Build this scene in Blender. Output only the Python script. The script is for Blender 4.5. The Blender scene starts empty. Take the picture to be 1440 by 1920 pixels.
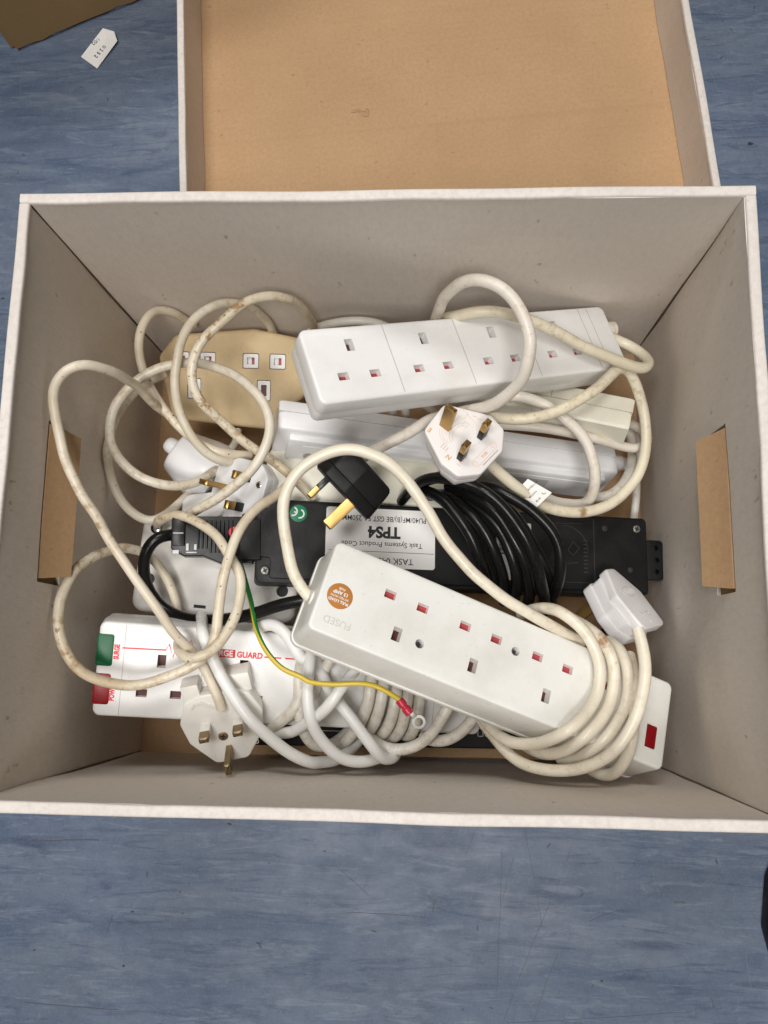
import bpy, bmesh, math, random
from mathutils import Vector, Matrix, Euler, noise
from mathutils.geometry import tessellate_polygon

random.seed(7)
S = bpy.context.scene
COL = S.collection
PI = math.pi

# ------------------------------------------------------------------ camera, world, lamps, exposure
cam_d = bpy.data.cameras.new("camera")
cam = bpy.data.objects.new("camera", cam_d)
COL.objects.link(cam)
cam.location = (0.0267, -0.0833, 0.7178)
cam.rotation_euler = (0.1609, 0.0473, 0.0156)
cam_d.sensor_fit = 'VERTICAL'
cam_d.sensor_height = 24.0
cam_d.lens = 24.0 * 1531.03 / 1920.0
cam_d.clip_start = 0.02
cam_d.clip_end = 50.0
S.camera = cam

W = bpy.data.worlds.new("World")
S.world = W
W.use_nodes = True
bg = W.node_tree.nodes["Background"]
bg.inputs[0].default_value = (0.86, 0.92, 1.0, 1)
bg.inputs[1].default_value = 0.018


def area(name, loc, target, sx, sy, power, col):
    d = bpy.data.lights.new(name, 'AREA')
    d.shape = 'RECTANGLE'
    d.size, d.size_y = sx, sy
    d.energy = power
    d.color = col
    o = bpy.data.objects.new(name, d)
    COL.objects.link(o)
    o.location = loc
    o.rotation_euler = (Vector(target) - Vector(loc)).to_track_quat('-Z', 'Y').to_euler()
    return o


LC = (1.0, 0.977, 0.945)
area("ceiling_panel_middle", (-0.38, 0.0, 2.4), (-0.1, 0.0, 0), 0.6, 0.6, 23, LC)
area("ceiling_panel_back", (-0.20, 1.40, 2.4), (0, 0, 0), 0.9, 0.4, 21, LC)
area("ceiling_panel_front", (0.10, -0.95, 2.4), (0, 0, 0), 0.6, 0.6, 31, LC)

S.view_settings.view_transform = 'Standard'
S.view_settings.look = 'None'
S.view_settings.exposure = 0.0
S.view_settings.gamma = 1.0
S.cycles.max_bounces = 8
S.cycles.diffuse_bounces = 5
S.cycles.use_denoising = True


# ------------------------------------------------------------------ materials
def nt_new(name):
    m = bpy.data.materials.new(name)
    m.use_nodes = True
    nt = m.node_tree
    return m, nt, nt.nodes["Principled BSDF"]


def N(nt, typ, **kw):
    n = nt.nodes.new(typ)
    for k, v in kw.items():
        if k in n.inputs:
            n.inputs[k].default_value = v
        else:
            setattr(n, k, v)
    return n


def ramp(nt, src, stops):
    r = nt.nodes.new('ShaderNodeValToRGB')
    cr = r.color_ramp
    while len(cr.elements) < len(stops):
        cr.elements.new(0.5)
    for e, (p, c) in zip(cr.elements, stops):
        e.position = p
        e.color = (c[0], c[1], c[2], 1) if not isinstance(c, (int, float)) else (c, c, c, 1)
    nt.links.new(src, r.inputs[0])
    return r.outputs[0]


def mix(nt, fac, a, b, mode='MIX'):
    n = nt.nodes.new('ShaderNodeMix')
    n.data_type = 'RGBA'
    n.blend_type = mode
    for sock, v in ((n.inputs[0], fac), (n.inputs[6], a), (n.inputs[7], b)):
        if isinstance(v, (int, float)):
            sock.default_value = v
        elif isinstance(v, tuple):
            sock.default_value = (v[0], v[1], v[2], 1)
        else:
            nt.links.new(v, sock)
    return n.outputs[2]


def coords(nt, scale=(1, 1, 1), kind='Object'):
    tc = nt.nodes.new('ShaderNodeTexCoord')
    mp = nt.nodes.new('ShaderNodeMapping')
    mp.inputs['Scale'].default_value = scale
    nt.links.new(tc.outputs[kind], mp.inputs[0])
    return mp.outputs[0]


def tex(nt, vec, scale, detail=3.0, rough=0.55, dist=0.0):
    n = N(nt, 'ShaderNodeTexNoise', Scale=scale, Detail=detail, Roughness=rough, Distortion=dist)
    nt.links.new(vec, n.inputs['Vector'])
    return n.outputs[0]


def bump(nt, p, h, strength, dist=0.001):
    b = N(nt, 'ShaderNodeBump', Strength=strength, Distance=dist)
    nt.links.new(h, b.inputs['Height'])
    nt.links.new(b.outputs[0], p.inputs['Normal'])


def plain(name, col, rough=0.5, metal=0.0, emit=None):
    m, nt, p = nt_new(name)
    p.inputs['Base Color'].default_value = (*col, 1)
    p.inputs['Roughness'].default_value = rough
    p.inputs['Metallic'].default_value = metal
    return m


def plastic(name, col, rough=0.38, grime=(0.42, 0.36, 0.27), amount=0.25, grain=0.05, speck=0.0):
    m, nt, p = nt_new(name)
    v = coords(nt)
    big = ramp(nt, tex(nt, v, 22, 5, 0.62), [(0.45, 0.0), (0.78, amount)])
    c = mix(nt, big, col, grime)
    fine = ramp(nt, tex(nt, v, 240, 2, 0.6), [(0.66, 0.0), (0.80, amount * 0.8)])
    c = mix(nt, fine, c, grime)
    if speck > 0:
        sp = ramp(nt, tex(nt, v, 420, 1, 0.5), [(0.74, 0.0), (0.80, speck)])
        c = mix(nt, sp, c, (0.12, 0.07, 0.04))
    nt.links.new(c, p.inputs['Base Color'])
    rr = ramp(nt, tex(nt, v, 60, 3), [(0.3, rough * 0.8), (0.8, min(1, rough * 1.35))])
    nt.links.new(rr, p.inputs['Roughness'])
    if grain:
        bump(nt, p, tex(nt, v, 1500, 2), grain, 0.0004)
    return m


def cable_mat(name, col, dirt=0.3, spots=0.3, rough=0.36, seed=0.0, burn=None):
    """PVC sheath: slightly mottled, with brown grime that gathers in patches."""
    m, nt, p = nt_new(name)
    v = coords(nt)
    mp = N(nt, 'ShaderNodeVectorMath', operation='ADD')
    nt.links.new(v, mp.inputs[0])
    mp.inputs[1].default_value = (seed, seed * 0.37, -seed)
    v = mp.outputs[0]
    patch = ramp(nt, tex(nt, v, 19, 5, 0.66), [(0.44, 0.0), (0.64, dirt)])
    c = mix(nt, patch, col, (0.46, 0.36, 0.22))
    area_m = tex(nt, v, 14, 2, 0.5)
    sp = tex(nt, v, 190, 3, 0.62)
    mm = N(nt, 'ShaderNodeMath', operation='MULTIPLY')
    nt.links.new(ramp(nt, area_m, [(0.44, 0.04), (0.60, 1.0)]), mm.inputs[0])
    nt.links.new(ramp(nt, sp, [(0.50, 0.0), (0.63, spots)]), mm.inputs[1])
    c = mix(nt, mm.outputs[0], c, (0.33, 0.20, 0.085))
    dk = ramp(nt, tex(nt, v, 330, 1), [(0.73, 0.0), (0.79, spots * 1.3)])
    c = mix(nt, dk, c, (0.10, 0.07, 0.05))
    if burn:
        o3 = nt.nodes.new('ShaderNodeTexCoord').outputs['Object']
        ds = N(nt, 'ShaderNodeVectorMath', operation='DISTANCE')
        nt.links.new(o3, ds.inputs[0])
        ds.inputs[1].default_value = [q * 0.001 for q in burn[0]]
        wob = N(nt, 'ShaderNodeMath', operation='MULTIPLY_ADD')
        nt.links.new(tex(nt, o3, 260, 3, 0.7), wob.inputs[0])
        wob.inputs[1].default_value = burn[1] * 0.0022
        nt.links.new(ds.outputs['Value'], wob.inputs[2])
        rr0 = burn[1] * 0.001
        f = N(nt, 'ShaderNodeMapRange')
        nt.links.new(wob.outputs[0], f.inputs[0])
        f.inputs[1].default_value, f.inputs[2].default_value = rr0 * 1.5, rr0 * 2.3
        f.inputs[3].default_value, f.inputs[4].default_value = 0.85, 0.0
        c = mix(nt, f.outputs[0], c, (0.30, 0.15, 0.05))
    nt.links.new(c, p.inputs['Base Color'])
    nt.links.new(ramp(nt, tex(nt, v, 90, 3), [(0.3, rough * 0.85), (0.8, rough * 1.5)]), p.inputs['Roughness'])
    bump(nt, p, tex(nt, v, 420, 3), 0.06, 0.0006)
    return m


def card_mat(name, col, dark, wave=0.0, fib=0.10, bstr=0.12, mark=0.0, stretch=(1, 1, 1)):
    m, nt, p = nt_new(name)
    v = coords(nt, stretch)
    c = mix(nt, ramp(nt, tex(nt, v, 9, 4, 0.6), [(0.3, 0.0), (0.75, fib * 2.0)]), col, dark)
    c = mix(nt, ramp(nt, tex(nt, v, 300, 4, 0.75), [(0.4, 0.0), (0.7, fib * 2.2)]), c, dark)
    if mark:
        c = mix(nt, ramp(nt, tex(nt, v, 150, 2), [(0.71, 0.0), (0.76, mark)]), c, (0.10, 0.07, 0.05))
    h = tex(nt, v, 700, 3)
    if wave:
        w = N(nt, 'ShaderNodeTexWave', Scale=wave, Distortion=0.6, Detail=2.0)
        w.bands_direction = 'Y'
        nt.links.new(v, w.inputs['Vector'])
        c = mix(nt, ramp(nt, w.outputs[1], [(0.3, 0.0), (0.9, 0.035)]), c, dark)
        c = mix(nt, ramp(nt, tex(nt, coords(nt, (0.22, 26.0, 1.0)), 3.0, 1, 0.4), [(0.60, 0.0), (0.70, 0.16)]), c, dark)
    nt.links.new(c, p.inputs['Base Color'])
    p.inputs['Roughness'].default_value = 0.82
    p.inputs['Specular IOR Level'].default_value = 0.25
    bump(nt, p, h, bstr, 0.0006)
    return m


def lino_mat():
    m, nt, p = nt_new("blue_lino")
    v = coords(nt, (1.0, 4.0, 1.0))
    vf = coords(nt, (1.0, 4.0, 1.0))
    vs = coords(nt, (1.0, 6.5, 1.0))
    vs2 = coords(nt, (0.8, 7.0, 2.0))
    iso = coords(nt)
    base = ramp(nt, tex(nt, v, 6.0, 6, 0.62, 1.0),
                [(0.26, (0.052, 0.081, 0.142)), (0.46, (0.096, 0.130, 0.198)), (0.62, (0.136, 0.168, 0.232)), (0.80, (0.184, 0.210, 0.264))])
    c = mix(nt, ramp(nt, tex(nt, iso, 4.5, 3), [(0.46, 0.0), (0.70, 0.55)]), base, (0.110, 0.124, 0.148))     # greyer worn areas
    lt = ramp(nt, tex(nt, vs, 16, 8, 0.70, 1.6), [(0.54, 0.0), (0.575, 0.22), (0.64, 0.36), (0.70, 0.62)])
    c = mix(nt, lt, c, (0.228, 0.260, 0.320))
    dk = ramp(nt, tex(nt, vs2, 13, 8, 0.70, 1.4), [(0.55, 0.0), (0.58, 0.28), (0.65, 0.50), (0.71, 0.80)])
    c = mix(nt, dk, c, (0.034, 0.056, 0.112))
    c = mix(nt, ramp(nt, tex(nt, iso, 90, 6, 0.78, 0.5), [(0.46, 0.0), (0.68, 0.36)]), c, (0.052, 0.072, 0.112))
    c = mix(nt, ramp(nt, tex(nt, iso, 420, 3, 0.7), [(0.52, 0.0), (0.68, 0.22)]), c, (0.22, 0.25, 0.31))
    c = mix(nt, ramp(nt, tex(nt, coords(nt, (1.0, 1.6, 1.0)), 62, 2, 0.5), [(0.745, 0.0), (0.76, 0.85)]), c, (0.022, 0.020, 0.022))
    nt.links.new(c, p.inputs['Base Color'])
    nt.links.new(ramp(nt, tex(nt, iso, 30, 4), [(0.3, 0.40), (0.75, 0.58)]), p.inputs['Roughness'])
    p.inputs['Specular IOR Level'].default_value = 0.28
    bump(nt, p, tex(nt, vf, 160, 4), 0.10, 0.0006)
    return m


M = {
    'lino': lino_mat(),
    'kraft': card_mat("kraft_board", (0.510, 0.330, 0.184), (0.365, 0.225, 0.118), wave=44, fib=0.24, mark=0.25),
    'kraft_dark': card_mat("brown_carton_board", (0.29, 0.185, 0.085), (0.22, 0.14, 0.06), wave=25, fib=0.2),
    'torn': card_mat("torn_board", (0.47, 0.31, 0.175), (0.34, 0.20, 0.10), fib=0.3),
    'grey_paper': card_mat("grey_lined_board", (0.770, 0.705, 0.640), (0.63, 0.57, 0.505), fib=0.27, bstr=0.3, mark=0.35, stretch=(1, 1, 0.4)),
    'rim_paper': card_mat("pale_mottled_board", (0.765, 0.710, 0.668), (0.57, 0.51, 0.46), fib=0.30, mark=0.1),
    'label_white': card_mat("white_paper", (0.83, 0.815, 0.79), (0.66, 0.63, 0.60), fib=0.06, bstr=0.05),
    'white': plastic("white_plastic", (0.80, 0.795, 0.785), 0.36, amount=0.22, speck=0.25),
    'white2': plastic("cool_white_plastic", (0.79, 0.79, 0.80), 0.34, amount=0.10, speck=0.15),
    'cream_white': plastic("warm_white_plastic", (0.795, 0.790, 0.755), 0.34, (0.40, 0.34, 0.24), 0.28, speck=0.35),
    'grey_white': plastic("dull_white_plastic", (0.72, 0.70, 0.67), 0.42, amount=0.25, grain=0.25, speck=0.4),
    'ivory': plastic("ivory_plastic", (0.76, 0.735, 0.62), 0.40, amount=0.22, speck=0.2),
    'cream': plastic("cream_plug_plastic", (0.82, 0.80, 0.745), 0.38, amount=0.2, speck=0.2),
    'pinkish': plastic("pinkish_white_plastic", (0.80, 0.765, 0.75), 0.34, amount=0.10),
    'lilac': plastic("greyish_white_plastic", (0.78, 0.76, 0.765), 0.36, amount=0.14),
    'beige': plastic("beige_rubber", (0.630, 0.480, 0.275), 0.60, (0.25, 0.15, 0.07), 0.38, grain=0.5, speck=0.6),
    'black': plastic("black_plastic", (0.006, 0.006, 0.0065), 0.48, (0.018, 0.018, 0.018), 0.5, grain=0.5, speck=0.0),
    'black_gloss': plastic("black_smooth_plastic", (0.006, 0.006, 0.0065), 0.33, (0.016, 0.016, 0.016), 0.4, grain=0.08),
    'shutter': plastic("red_shutter_plastic", (0.42, 0.055, 0.06), 0.4, (0.12, 0.02, 0.02), 0.4, grain=0),
    'dark_slot': plastic("dark_red_slot", (0.10, 0.022, 0.020), 0.5, (0.03, 0.01, 0.01), 0.5, grain=0),
    'brass': plastic("worn_brass", (0.44, 0.285, 0.10), 0.34, (0.25, 0.14, 0.05), 0.5, grain=0.05),
    'brass_dull': plastic("dull_brass", (0.27, 0.20, 0.11), 0.42, (0.20, 0.13, 0.06), 0.5, grain=0.05),
    'steel': plain("bright_steel", (0.66, 0.65, 0.63), 0.28, 1.0),
    'tinned': plain("tinned_terminal", (0.36, 0.35, 0.33), 0.45, 0.8),
    'green_lens': plain("green_lens", (0.003, 0.105, 0.036), 0.30),
    'red_lens': plain("red_lens", (0.24, 0.003, 0.007), 0.30),
    'red_print': plain("red_print", (0.70, 0.022, 0.045), 0.5),
    'white_print': plain("white_print", (0.80, 0.80, 0.78), 0.5),
    'black_print': plain("black_print", (0.018, 0.018, 0.020), 0.6),
    'orange_print': plain("orange_print", (0.66, 0.36, 0.17), 0.6),
    'pale_print': plain("pale_tan_print", (0.72, 0.56, 0.46), 0.6),
    'copper_sticker': plain("copper_sticker", (0.50, 0.205, 0.05), 0.38),
    'green_sticker': plain("green_sticker", (0.010, 0.20, 0.090), 0.40),
    'silver_label': plain("silver_label", (0.55, 0.55, 0.55), 0.35),
    'red_crimp': plain("red_crimp", (0.50, 0.020, 0.050), 0.28),
    'groove': plain("seam_shadow_line", (0.42, 0.40, 0.37), 0.6),
    'emboss_dark': plain("raised_black_line", (0.035, 0.035, 0.037), 0.35),
    'emboss_light': plain("raised_white_line", (0.64, 0.62, 0.59), 0.4),
    'c_dirty': cable_mat("dirty_beige_cable", (0.71, 0.635, 0.515), 0.50, 0.75, seed=0.3),
    'c_rusty': cable_mat("rusty_beige_cable", (0.71, 0.635, 0.50), 0.70, 1.0, seed=1.7),
    'c_grey': cable_mat("greyish_beige_cable", (0.70, 0.645, 0.535), 0.38, 0.45, seed=2.9),
    'c_cream': cable_mat("cream_cable", (0.79, 0.725, 0.595), 0.22, 0.22, rough=0.30, seed=4.1),
    'c_pink': cable_mat("pale_pinkish_cable", (0.72, 0.665, 0.585), 0.25, 0.22, seed=5.3),
    'c_yellowed': cable_mat("yellowed_cable", (0.745, 0.685, 0.535), 0.35, 0.38, seed=6.7),
    'c_white': cable_mat("white_cable", (0.79, 0.785, 0.765), 0.08, 0.08, rough=0.30, seed=7.9),
    'c_offwhite': cable_mat("off_white_cable", (0.73, 0.705, 0.64), 0.25, 0.28, seed=9.3),
    'c_black': plastic("black_cable_rubber", (0.005, 0.005, 0.005), 0.27, (0.014, 0.014, 0.014), 0.4, grain=0.12),
}
for k in ('black', 'black_gloss', 'c_black'):
    M[k].node_tree.nodes['Principled BSDF'].inputs['Specular IOR Level'].default_value = 0.30
for k in ('brass', 'brass_dull'):
    M[k].node_tree.nodes["Principled BSDF"].inputs['Metallic'].default_value = 0.92 if k == 'brass' else 0.7


def earth_mat():
    m, nt, p = nt_new("green_yellow_wire")
    tc = nt.nodes.new('ShaderNodeTexCoord')
    sp = nt.nodes.new('ShaderNodeSeparateXYZ')
    nt.links.new(tc.outputs['UV'], sp.inputs[0])
    a = N(nt, 'ShaderNodeMath', operation='MULTIPLY_ADD')      # twist of the stripe along the wire
    nt.links.new(sp.outputs[1], a.inputs[0])
    a.inputs[1].default_value = 1.75
    nt.links.new(sp.outputs[0], a.inputs[2])
    b = N(nt, 'ShaderNodeMath', operation='ADD')
    nt.links.new(a.outputs[0], b.inputs[0])
    b.inputs[1].default_value = 0.15
    fr = N(nt, 'ShaderNodeMath', operation='FRACT')
    nt.links.new(b.outputs[0], fr.inputs[0])
    c = ramp(nt, fr.outputs[0], [(0.0, (0.62, 0.455, 0.045)), (0.58, (0.62, 0.455, 0.045)), (0.60, (0.01, 0.19, 0.035)), (0.99, (0.01, 0.19, 0.035)), (1.0, (0.62, 0.455, 0.045))])
    nt.links.new(c, p.inputs['Base Color'])
    p.inputs['Roughness'].default_value = 0.35
    return m


M['earth'] = earth_mat()
for k in ('green_lens', 'red_lens'):
    M[k].node_tree.nodes['Principled BSDF'].inputs['Specular IOR Level'].default_value = 0.2


# ------------------------------------------------------------------ object helpers
def tag(o, label=None, cat=None, group=None, kind=None):
    if label: o['label'] = label
    if cat: o['category'] = cat
    if group: o['group'] = group
    if kind: o['kind'] = kind
    return o


def empty(name, loc=(0, 0, 0), rot=(0, 0, 0), label=None, cat=None, group=None):
    o = bpy.data.objects.new(name, None)
    COL.objects.link(o)
    o.location = loc
    o.rotation_euler = rot
    o.empty_display_size = 0.02
    return tag(o, label, cat, group)


def link(name, bm, mat, parent=None, loc=(0, 0, 0), rot=(0, 0, 0), angle=35, smooth=True):
    bmesh.ops.recalc_face_normals(bm, faces=bm.faces[:])
    me = bpy.data.meshes.new(name)
    bm.to_mesh(me)
    bm.free()
    if smooth:
        me.polygons.foreach_set('use_smooth', [True] * len(me.polygons))
        me.set_sharp_from_angle(angle=math.radians(angle))
    me.materials.append(mat)
    o = bpy.data.objects.new(name, me)
    COL.objects.link(o)
    o.parent = parent
    o.location = loc
    o.rotation_euler = rot
    return o


K = 0.001


def rrect(x0, x1, y0, y1, r, seg=5):
    pts = []
    for cx, cy, a0 in ((x1 - r, y1 - r, 0), (x0 + r, y1 - r, 90), (x0 + r, y0 + r, 180), (x1 - r, y0 + r, 270)):
        for k in range(seg + 1):
            a = math.radians(a0 + 90 * k / seg)
            pts.append((cx + r * math.cos(a), cy + r * math.sin(a)))
    return pts


def rpoly(P, r, seg=4):
    """Corner-rounded convex polygon, counter-clockwise."""
    out = []
    n = len(P)
    for i in range(n):
        a, b, c = Vector(P[i - 1]), Vector(P[i]), Vector(P[(i + 1) % n])
        u, v = (a - b).normalized(), (c - b).normalized()
        ang = u.angle(v)
        d = min(r / math.tan(ang / 2), (a - b).length * 0.45, (c - b).length * 0.45)
        p, q = b + u * d, b + v * d
        for k in range(seg + 1):
            t = k / seg
            w = p * (1 - t) ** 2 + b * 2 * t * (1 - t) + q * t ** 2
            out.append((w.x, w.y))
    return out


def circ(cx, cy, r, n=20):
    return [(cx + r * math.cos(2 * PI * k / n), cy + r * math.sin(2 * PI * k / n)) for k in range(n)]


def offset(P, d):
    out = []
    n = len(P)
    for i in range(n):
        a, b, c = Vector(P[i - 1]), Vector(P[i]), Vector(P[(i + 1) % n])
        u = (b - a).normalized() if (b - a).length > 1e-6 else (c - b).normalized()
        v = (c - b).normalized() if (c - b).length > 1e-6 else u
        nu, nv = Vector((u.y, -u.x)), Vector((v.y, -v.x))
        m = (nu + nv)
        m = m.normalized() if m.length > 1e-6 else nu
        k = d / max(0.5, m.dot(nu))
        out.append((b.x + m.x * k, b.y + m.y * k))
    return out


def slab(bm, P, z0, z1, rt=1.2, rb=0.5, draft=0.0, holes=(), seg=3):
    """Prism with rounded top and bottom edges (mm). holes = [(outline, depth)] cut into the top face."""
    rings = []
    for k in range(seg + 1):
        a = PI / 2 * k / seg
        rings.append((draft - rb * (1 - math.sin(a)), z0 + rb * (1 - math.cos(a))))
    for k in range(seg + 1):
        a = PI / 2 * k / seg
        rings.append((-rt * (1 - math.cos(a)), z1 - rt * (1 - math.sin(a))))
    loops = []
    for d, z in rings:
        loops.append([bm.verts.new((x * K, y * K, z * K)) for x, y in offset(P, d)])
    n = len(P)
    for A, B in zip(loops, loops[1:]):
        for i in range(n):
            bm.faces.new((A[i], A[(i + 1) % n], B[(i + 1) % n], B[i]))
    bm.faces.new(loops[0][::-1])
    top = loops[-1]
    if not holes:
        bm.faces.new(top)
        return
    vs, co, ed = list(top), [Vector((v.co.x, v.co.y)) for v in top], [(i, (i + 1) % n) for i in range(n)]
    for H, depth in holes:
        a = [bm.verts.new((x * K, y * K, z1 * K)) for x, y in H]
        b = [bm.verts.new((x * K, y * K, (z1 - depth) * K)) for x, y in H]
        m = len(H)
        k = len(vs)
        vs += a
        co += [Vector((v.co.x, v.co.y)) for v in a]
        ed += [(k + i, k + (i + 1) % m) for i in range(m)]
        for i in range(m):
            bm.faces.new((a[i], b[i], b[(i + 1) % m], a[(i + 1) % m]))
    polys, at_ = [], 0
    for m in [n] + [len(H) for H, _ in holes]:
        polys.append([Vector((c.x * 1000, c.y * 1000, 0)) for c in co[at_:at_ + m]])
        at_ += m
    area_ = 0.0
    for f in tessellate_polygon(polys):
        try:
            area_ += bm.faces.new([vs[q] for q in f]).calc_area() * 1e6
        except ValueError:
            pass
    sh_ = lambda P_: abs(sum(P_[q - 1][0] * P_[q][1] - P_[q][0] * P_[q - 1][1] for q in range(len(P_)))) / 2
    want = sh_([(c.x * 1000, c.y * 1000) for c in co[:n]]) - sum(sh_(H) for H, _ in holes)
    if abs(want - area_) > 1: print('FILL?', want, area_, len(holes))


def box(bm, x0, x1, y0, y1, z0, z1, bev=0.0):
    """Box in mm, edges chamfered when bev > 0."""
    t = bmesh.new()
    bmesh.ops.create_cube(t, size=1.0)
    for v in t.verts:
        v.co = Vector((x0 + (v.co.x + .5) * (x1 - x0), y0 + (v.co.y + .5) * (y1 - y0), z0 + (v.co.z + .5) * (z1 - z0))) * K
    if bev:
        bmesh.ops.bevel(t, geom=t.edges[:], offset=bev * K, segments=2, affect='EDGES', profile=0.5)
    me = bpy.data.meshes.new("tmp")
    t.to_mesh(me)
    t.free()
    bm.from_mesh(me)
    bpy.data.meshes.remove(me)


def lathe(bm, prof, n=28):
    """Spin (radius, z) pairs in mm about z."""
    loops = []
    for r, z in prof:
        loops.append([bm.verts.new((r * math.cos(2 * PI * k / n) * K, r * math.sin(2 * PI * k / n) * K, z * K)) for k in range(n)])
    for A, B in zip(loops, loops[1:]):
        for i in range(n):
            bm.faces.new((A[i], A[(i + 1) % n], B[(i + 1) % n], B[i]))
    bm.faces.new(loops[0][::-1])
    bm.faces.new(loops[-1])


def ribbon(bm, pts, w, z, closed=False, th=0.12):
    """Thin raised line of width w (mm) following 2-D points at height z."""
    n = len(pts)
    L = []
    for i in range(n):
        a = Vector(pts[i - 1] if (i > 0 or closed) else pts[i])
        c = Vector(pts[(i + 1) % n] if (i < n - 1 or closed) else pts[i])
        t = (c - a).normalized() if (c - a).length > 1e-9 else Vector((1, 0))
        nrm = Vector((-t.y, t.x)) * w / 2
        p = Vector(pts[i])
        L.append((p + nrm, p - nrm))
    V = [[bm.verts.new((q.x * K, q.y * K, zz * K)) for q in (l, r) for zz in (z, z + th)] for l, r in L]
    rng = range(n) if closed else range(n - 1)
    for i in rng:
        a, b = V[i], V[(i + 1) % n]
        bm.faces.new((a[1], a[3], b[3], b[1]))
        bm.faces.new((a[0], a[1], b[1], b[0]))
        bm.faces.new((a[3], a[2], b[2], b[3]))
    if not closed:
        bm.faces.new((V[0][0], V[0][2], V[0][3], V[0][1]))
        bm.faces.new((V[-1][1], V[-1][3], V[-1][2], V[-1][0]))


def text(s, size, x, y, z, rot, mat, parent, bold=0.0, name='lettering', align='CENTER', sx=1.0, ext=0.06):
    cu = bpy.data.curves.new(name, 'FONT')
    cu.body = s
    cu.size = size * K
    cu.align_x = align
    cu.align_y = 'CENTER'
    cu.extrude = ext * K
    cu.offset = bold * K
    cu.resolution_u = 3
    cu.materials.append(mat)
    o = bpy.data.objects.new(name, cu)
    COL.objects.link(o)
    o.parent = parent
    o.location = (x * K, y * K, z * K)
    o.rotation_euler = (0, 0, rot)
    o.scale = (sx, 1, 1)
    return o


def spline(P, step=2.6):
    """Centripetal Catmull-Rom through points (mm), resampled."""
    P = [Vector(p) for p in P]
    Q = [P[0] * 2 - P[1]] + P + [P[-1] * 2 - P[-2]]
    out = []
    for i in range(1, len(Q) - 2):
        p0, p1, p2, p3 = Q[i - 1:i + 3]
        t1 = max(1e-3, (p1 - p0).length ** .5)
        t2 = t1 + max(1e-3, (p2 - p1).length ** .5)
        t3 = t2 + max(1e-3, (p3 - p2).length ** .5)
        k = max(2, int((p2 - p1).length / step))
        for j in range(k):
            t = t1 + (t2 - t1) * j / k
            a1 = p0 * ((t1 - t) / t1) + p1 * (t / t1)
            a2 = p1 * ((t2 - t) / (t2 - t1)) + p2 * ((t - t1) / (t2 - t1))
            a3 = p2 * ((t3 - t) / (t3 - t2)) + p3 * ((t - t2) / (t3 - t2))
            b1 = a1 * ((t2 - t) / t2) + a2 * (t / t2)
            b2 = a2 * ((t3 - t) / (t3 - t1)) + a3 * ((t - t1) / (t3 - t1))
            out.append(b1 * ((t2 - t) / (t2 - t1)) + b2 * ((t - t1) / (t2 - t1)))
    out.append(P[-1])
    out = [p + Vector((noise.noise(p * .045), noise.noise(p * .045 + Vector((31, 0, 0))), noise.noise(p * .045 + Vector((0, 57, 0))))) * 0.9 for p in out]
    for _ in range(3):
        out = [out[0]] + [out[i] * .5 + (out[i - 1] + out[i + 1]) * .25 for i in range(1, len(out) - 1)] + [out[-1]]
    return out


def tube(pts, r, name, mat, parent=None, nside=14, step=2.6, wob=0.02):
    """Round cable along world points (mm). Returns the object; its origin is its first point."""
    P = spline(pts, step)
    o0 = P[0].copy()
    bm = bmesh.new()
    uv = bm.loops.layers.uv.new("UVMap")
    t0 = (P[1] - P[0]).normalized()
    up = t0.orthogonal().normalized()
    rings = []
    length = 0.0
    lens = []
    for i, p in enumerate(P):
        t = (P[min(i + 1, len(P) - 1)] - P[max(i - 1, 0)]).normalized()
        up = (up - t * up.dot(t)).normalized()
        side = t.cross(up)
        if i: length += (p - P[i - 1]).length
        lens.append(length)
        ring = []
        for k in range(nside):
            a = 2 * PI * k / nside
            d = up * math.cos(a) + side * math.sin(a)
            rr = r * (1 + wob * noise.noise(p * 0.06 + d * 0.4))
            ring.append(bm.verts.new((p - o0 + d * rr) * K))
        rings.append(ring)
    for i in range(len(rings) - 1):
        A, B = rings[i], rings[i + 1]
        for k in range(nside):
            f = bm.faces.new((A[k], A[(k + 1) % nside], B[(k + 1) % nside], B[k]))
            us = (k / nside, (k + 1) / nside, (k + 1) / nside, k / nside)
            vs = (lens[i], lens[i], lens[i + 1], lens[i + 1])
            for lp, u, v in zip(f.loops, us, vs):
                lp[uv].uv = (u, v / 1000 * 2)
    bm.faces.new(rings[0][::-1])
    bm.faces.new(rings[-1])
    o = link(name, bm, mat, None, o0 * K, angle=60)
    if parent is not None:
        bpy.context.view_layer.update()
        mw = o.matrix_world.copy()
        o.parent = parent
        o.matrix_parent_inverse = parent.matrix_world.inverted()
        o.matrix_world = mw
    return o


def screw(parent, x, y, z, r=2.6, mat='steel'):
    bm = bmesh.new()
    lathe(bm, [(r, -0.8), (r, 0.1), (r * .8, 0.55), (r * .34, 0.6), (r * .3, 0.1)], 18)
    s = link('screw', bm, M[mat], parent, (x * K, y * K, z * K))
    bm = bmesh.new()
    w = r * .16
    box(bm, -r * .6, r * .6, -w, w, 0.45, 0.72)
    box(bm, -w, w, -r * .6, r * .6, 0.46, 0.73)
    link('screw_slot', bm, M['black_print'], s, rot=(0, 0, random.random() * 1.5))
    return s


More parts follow.
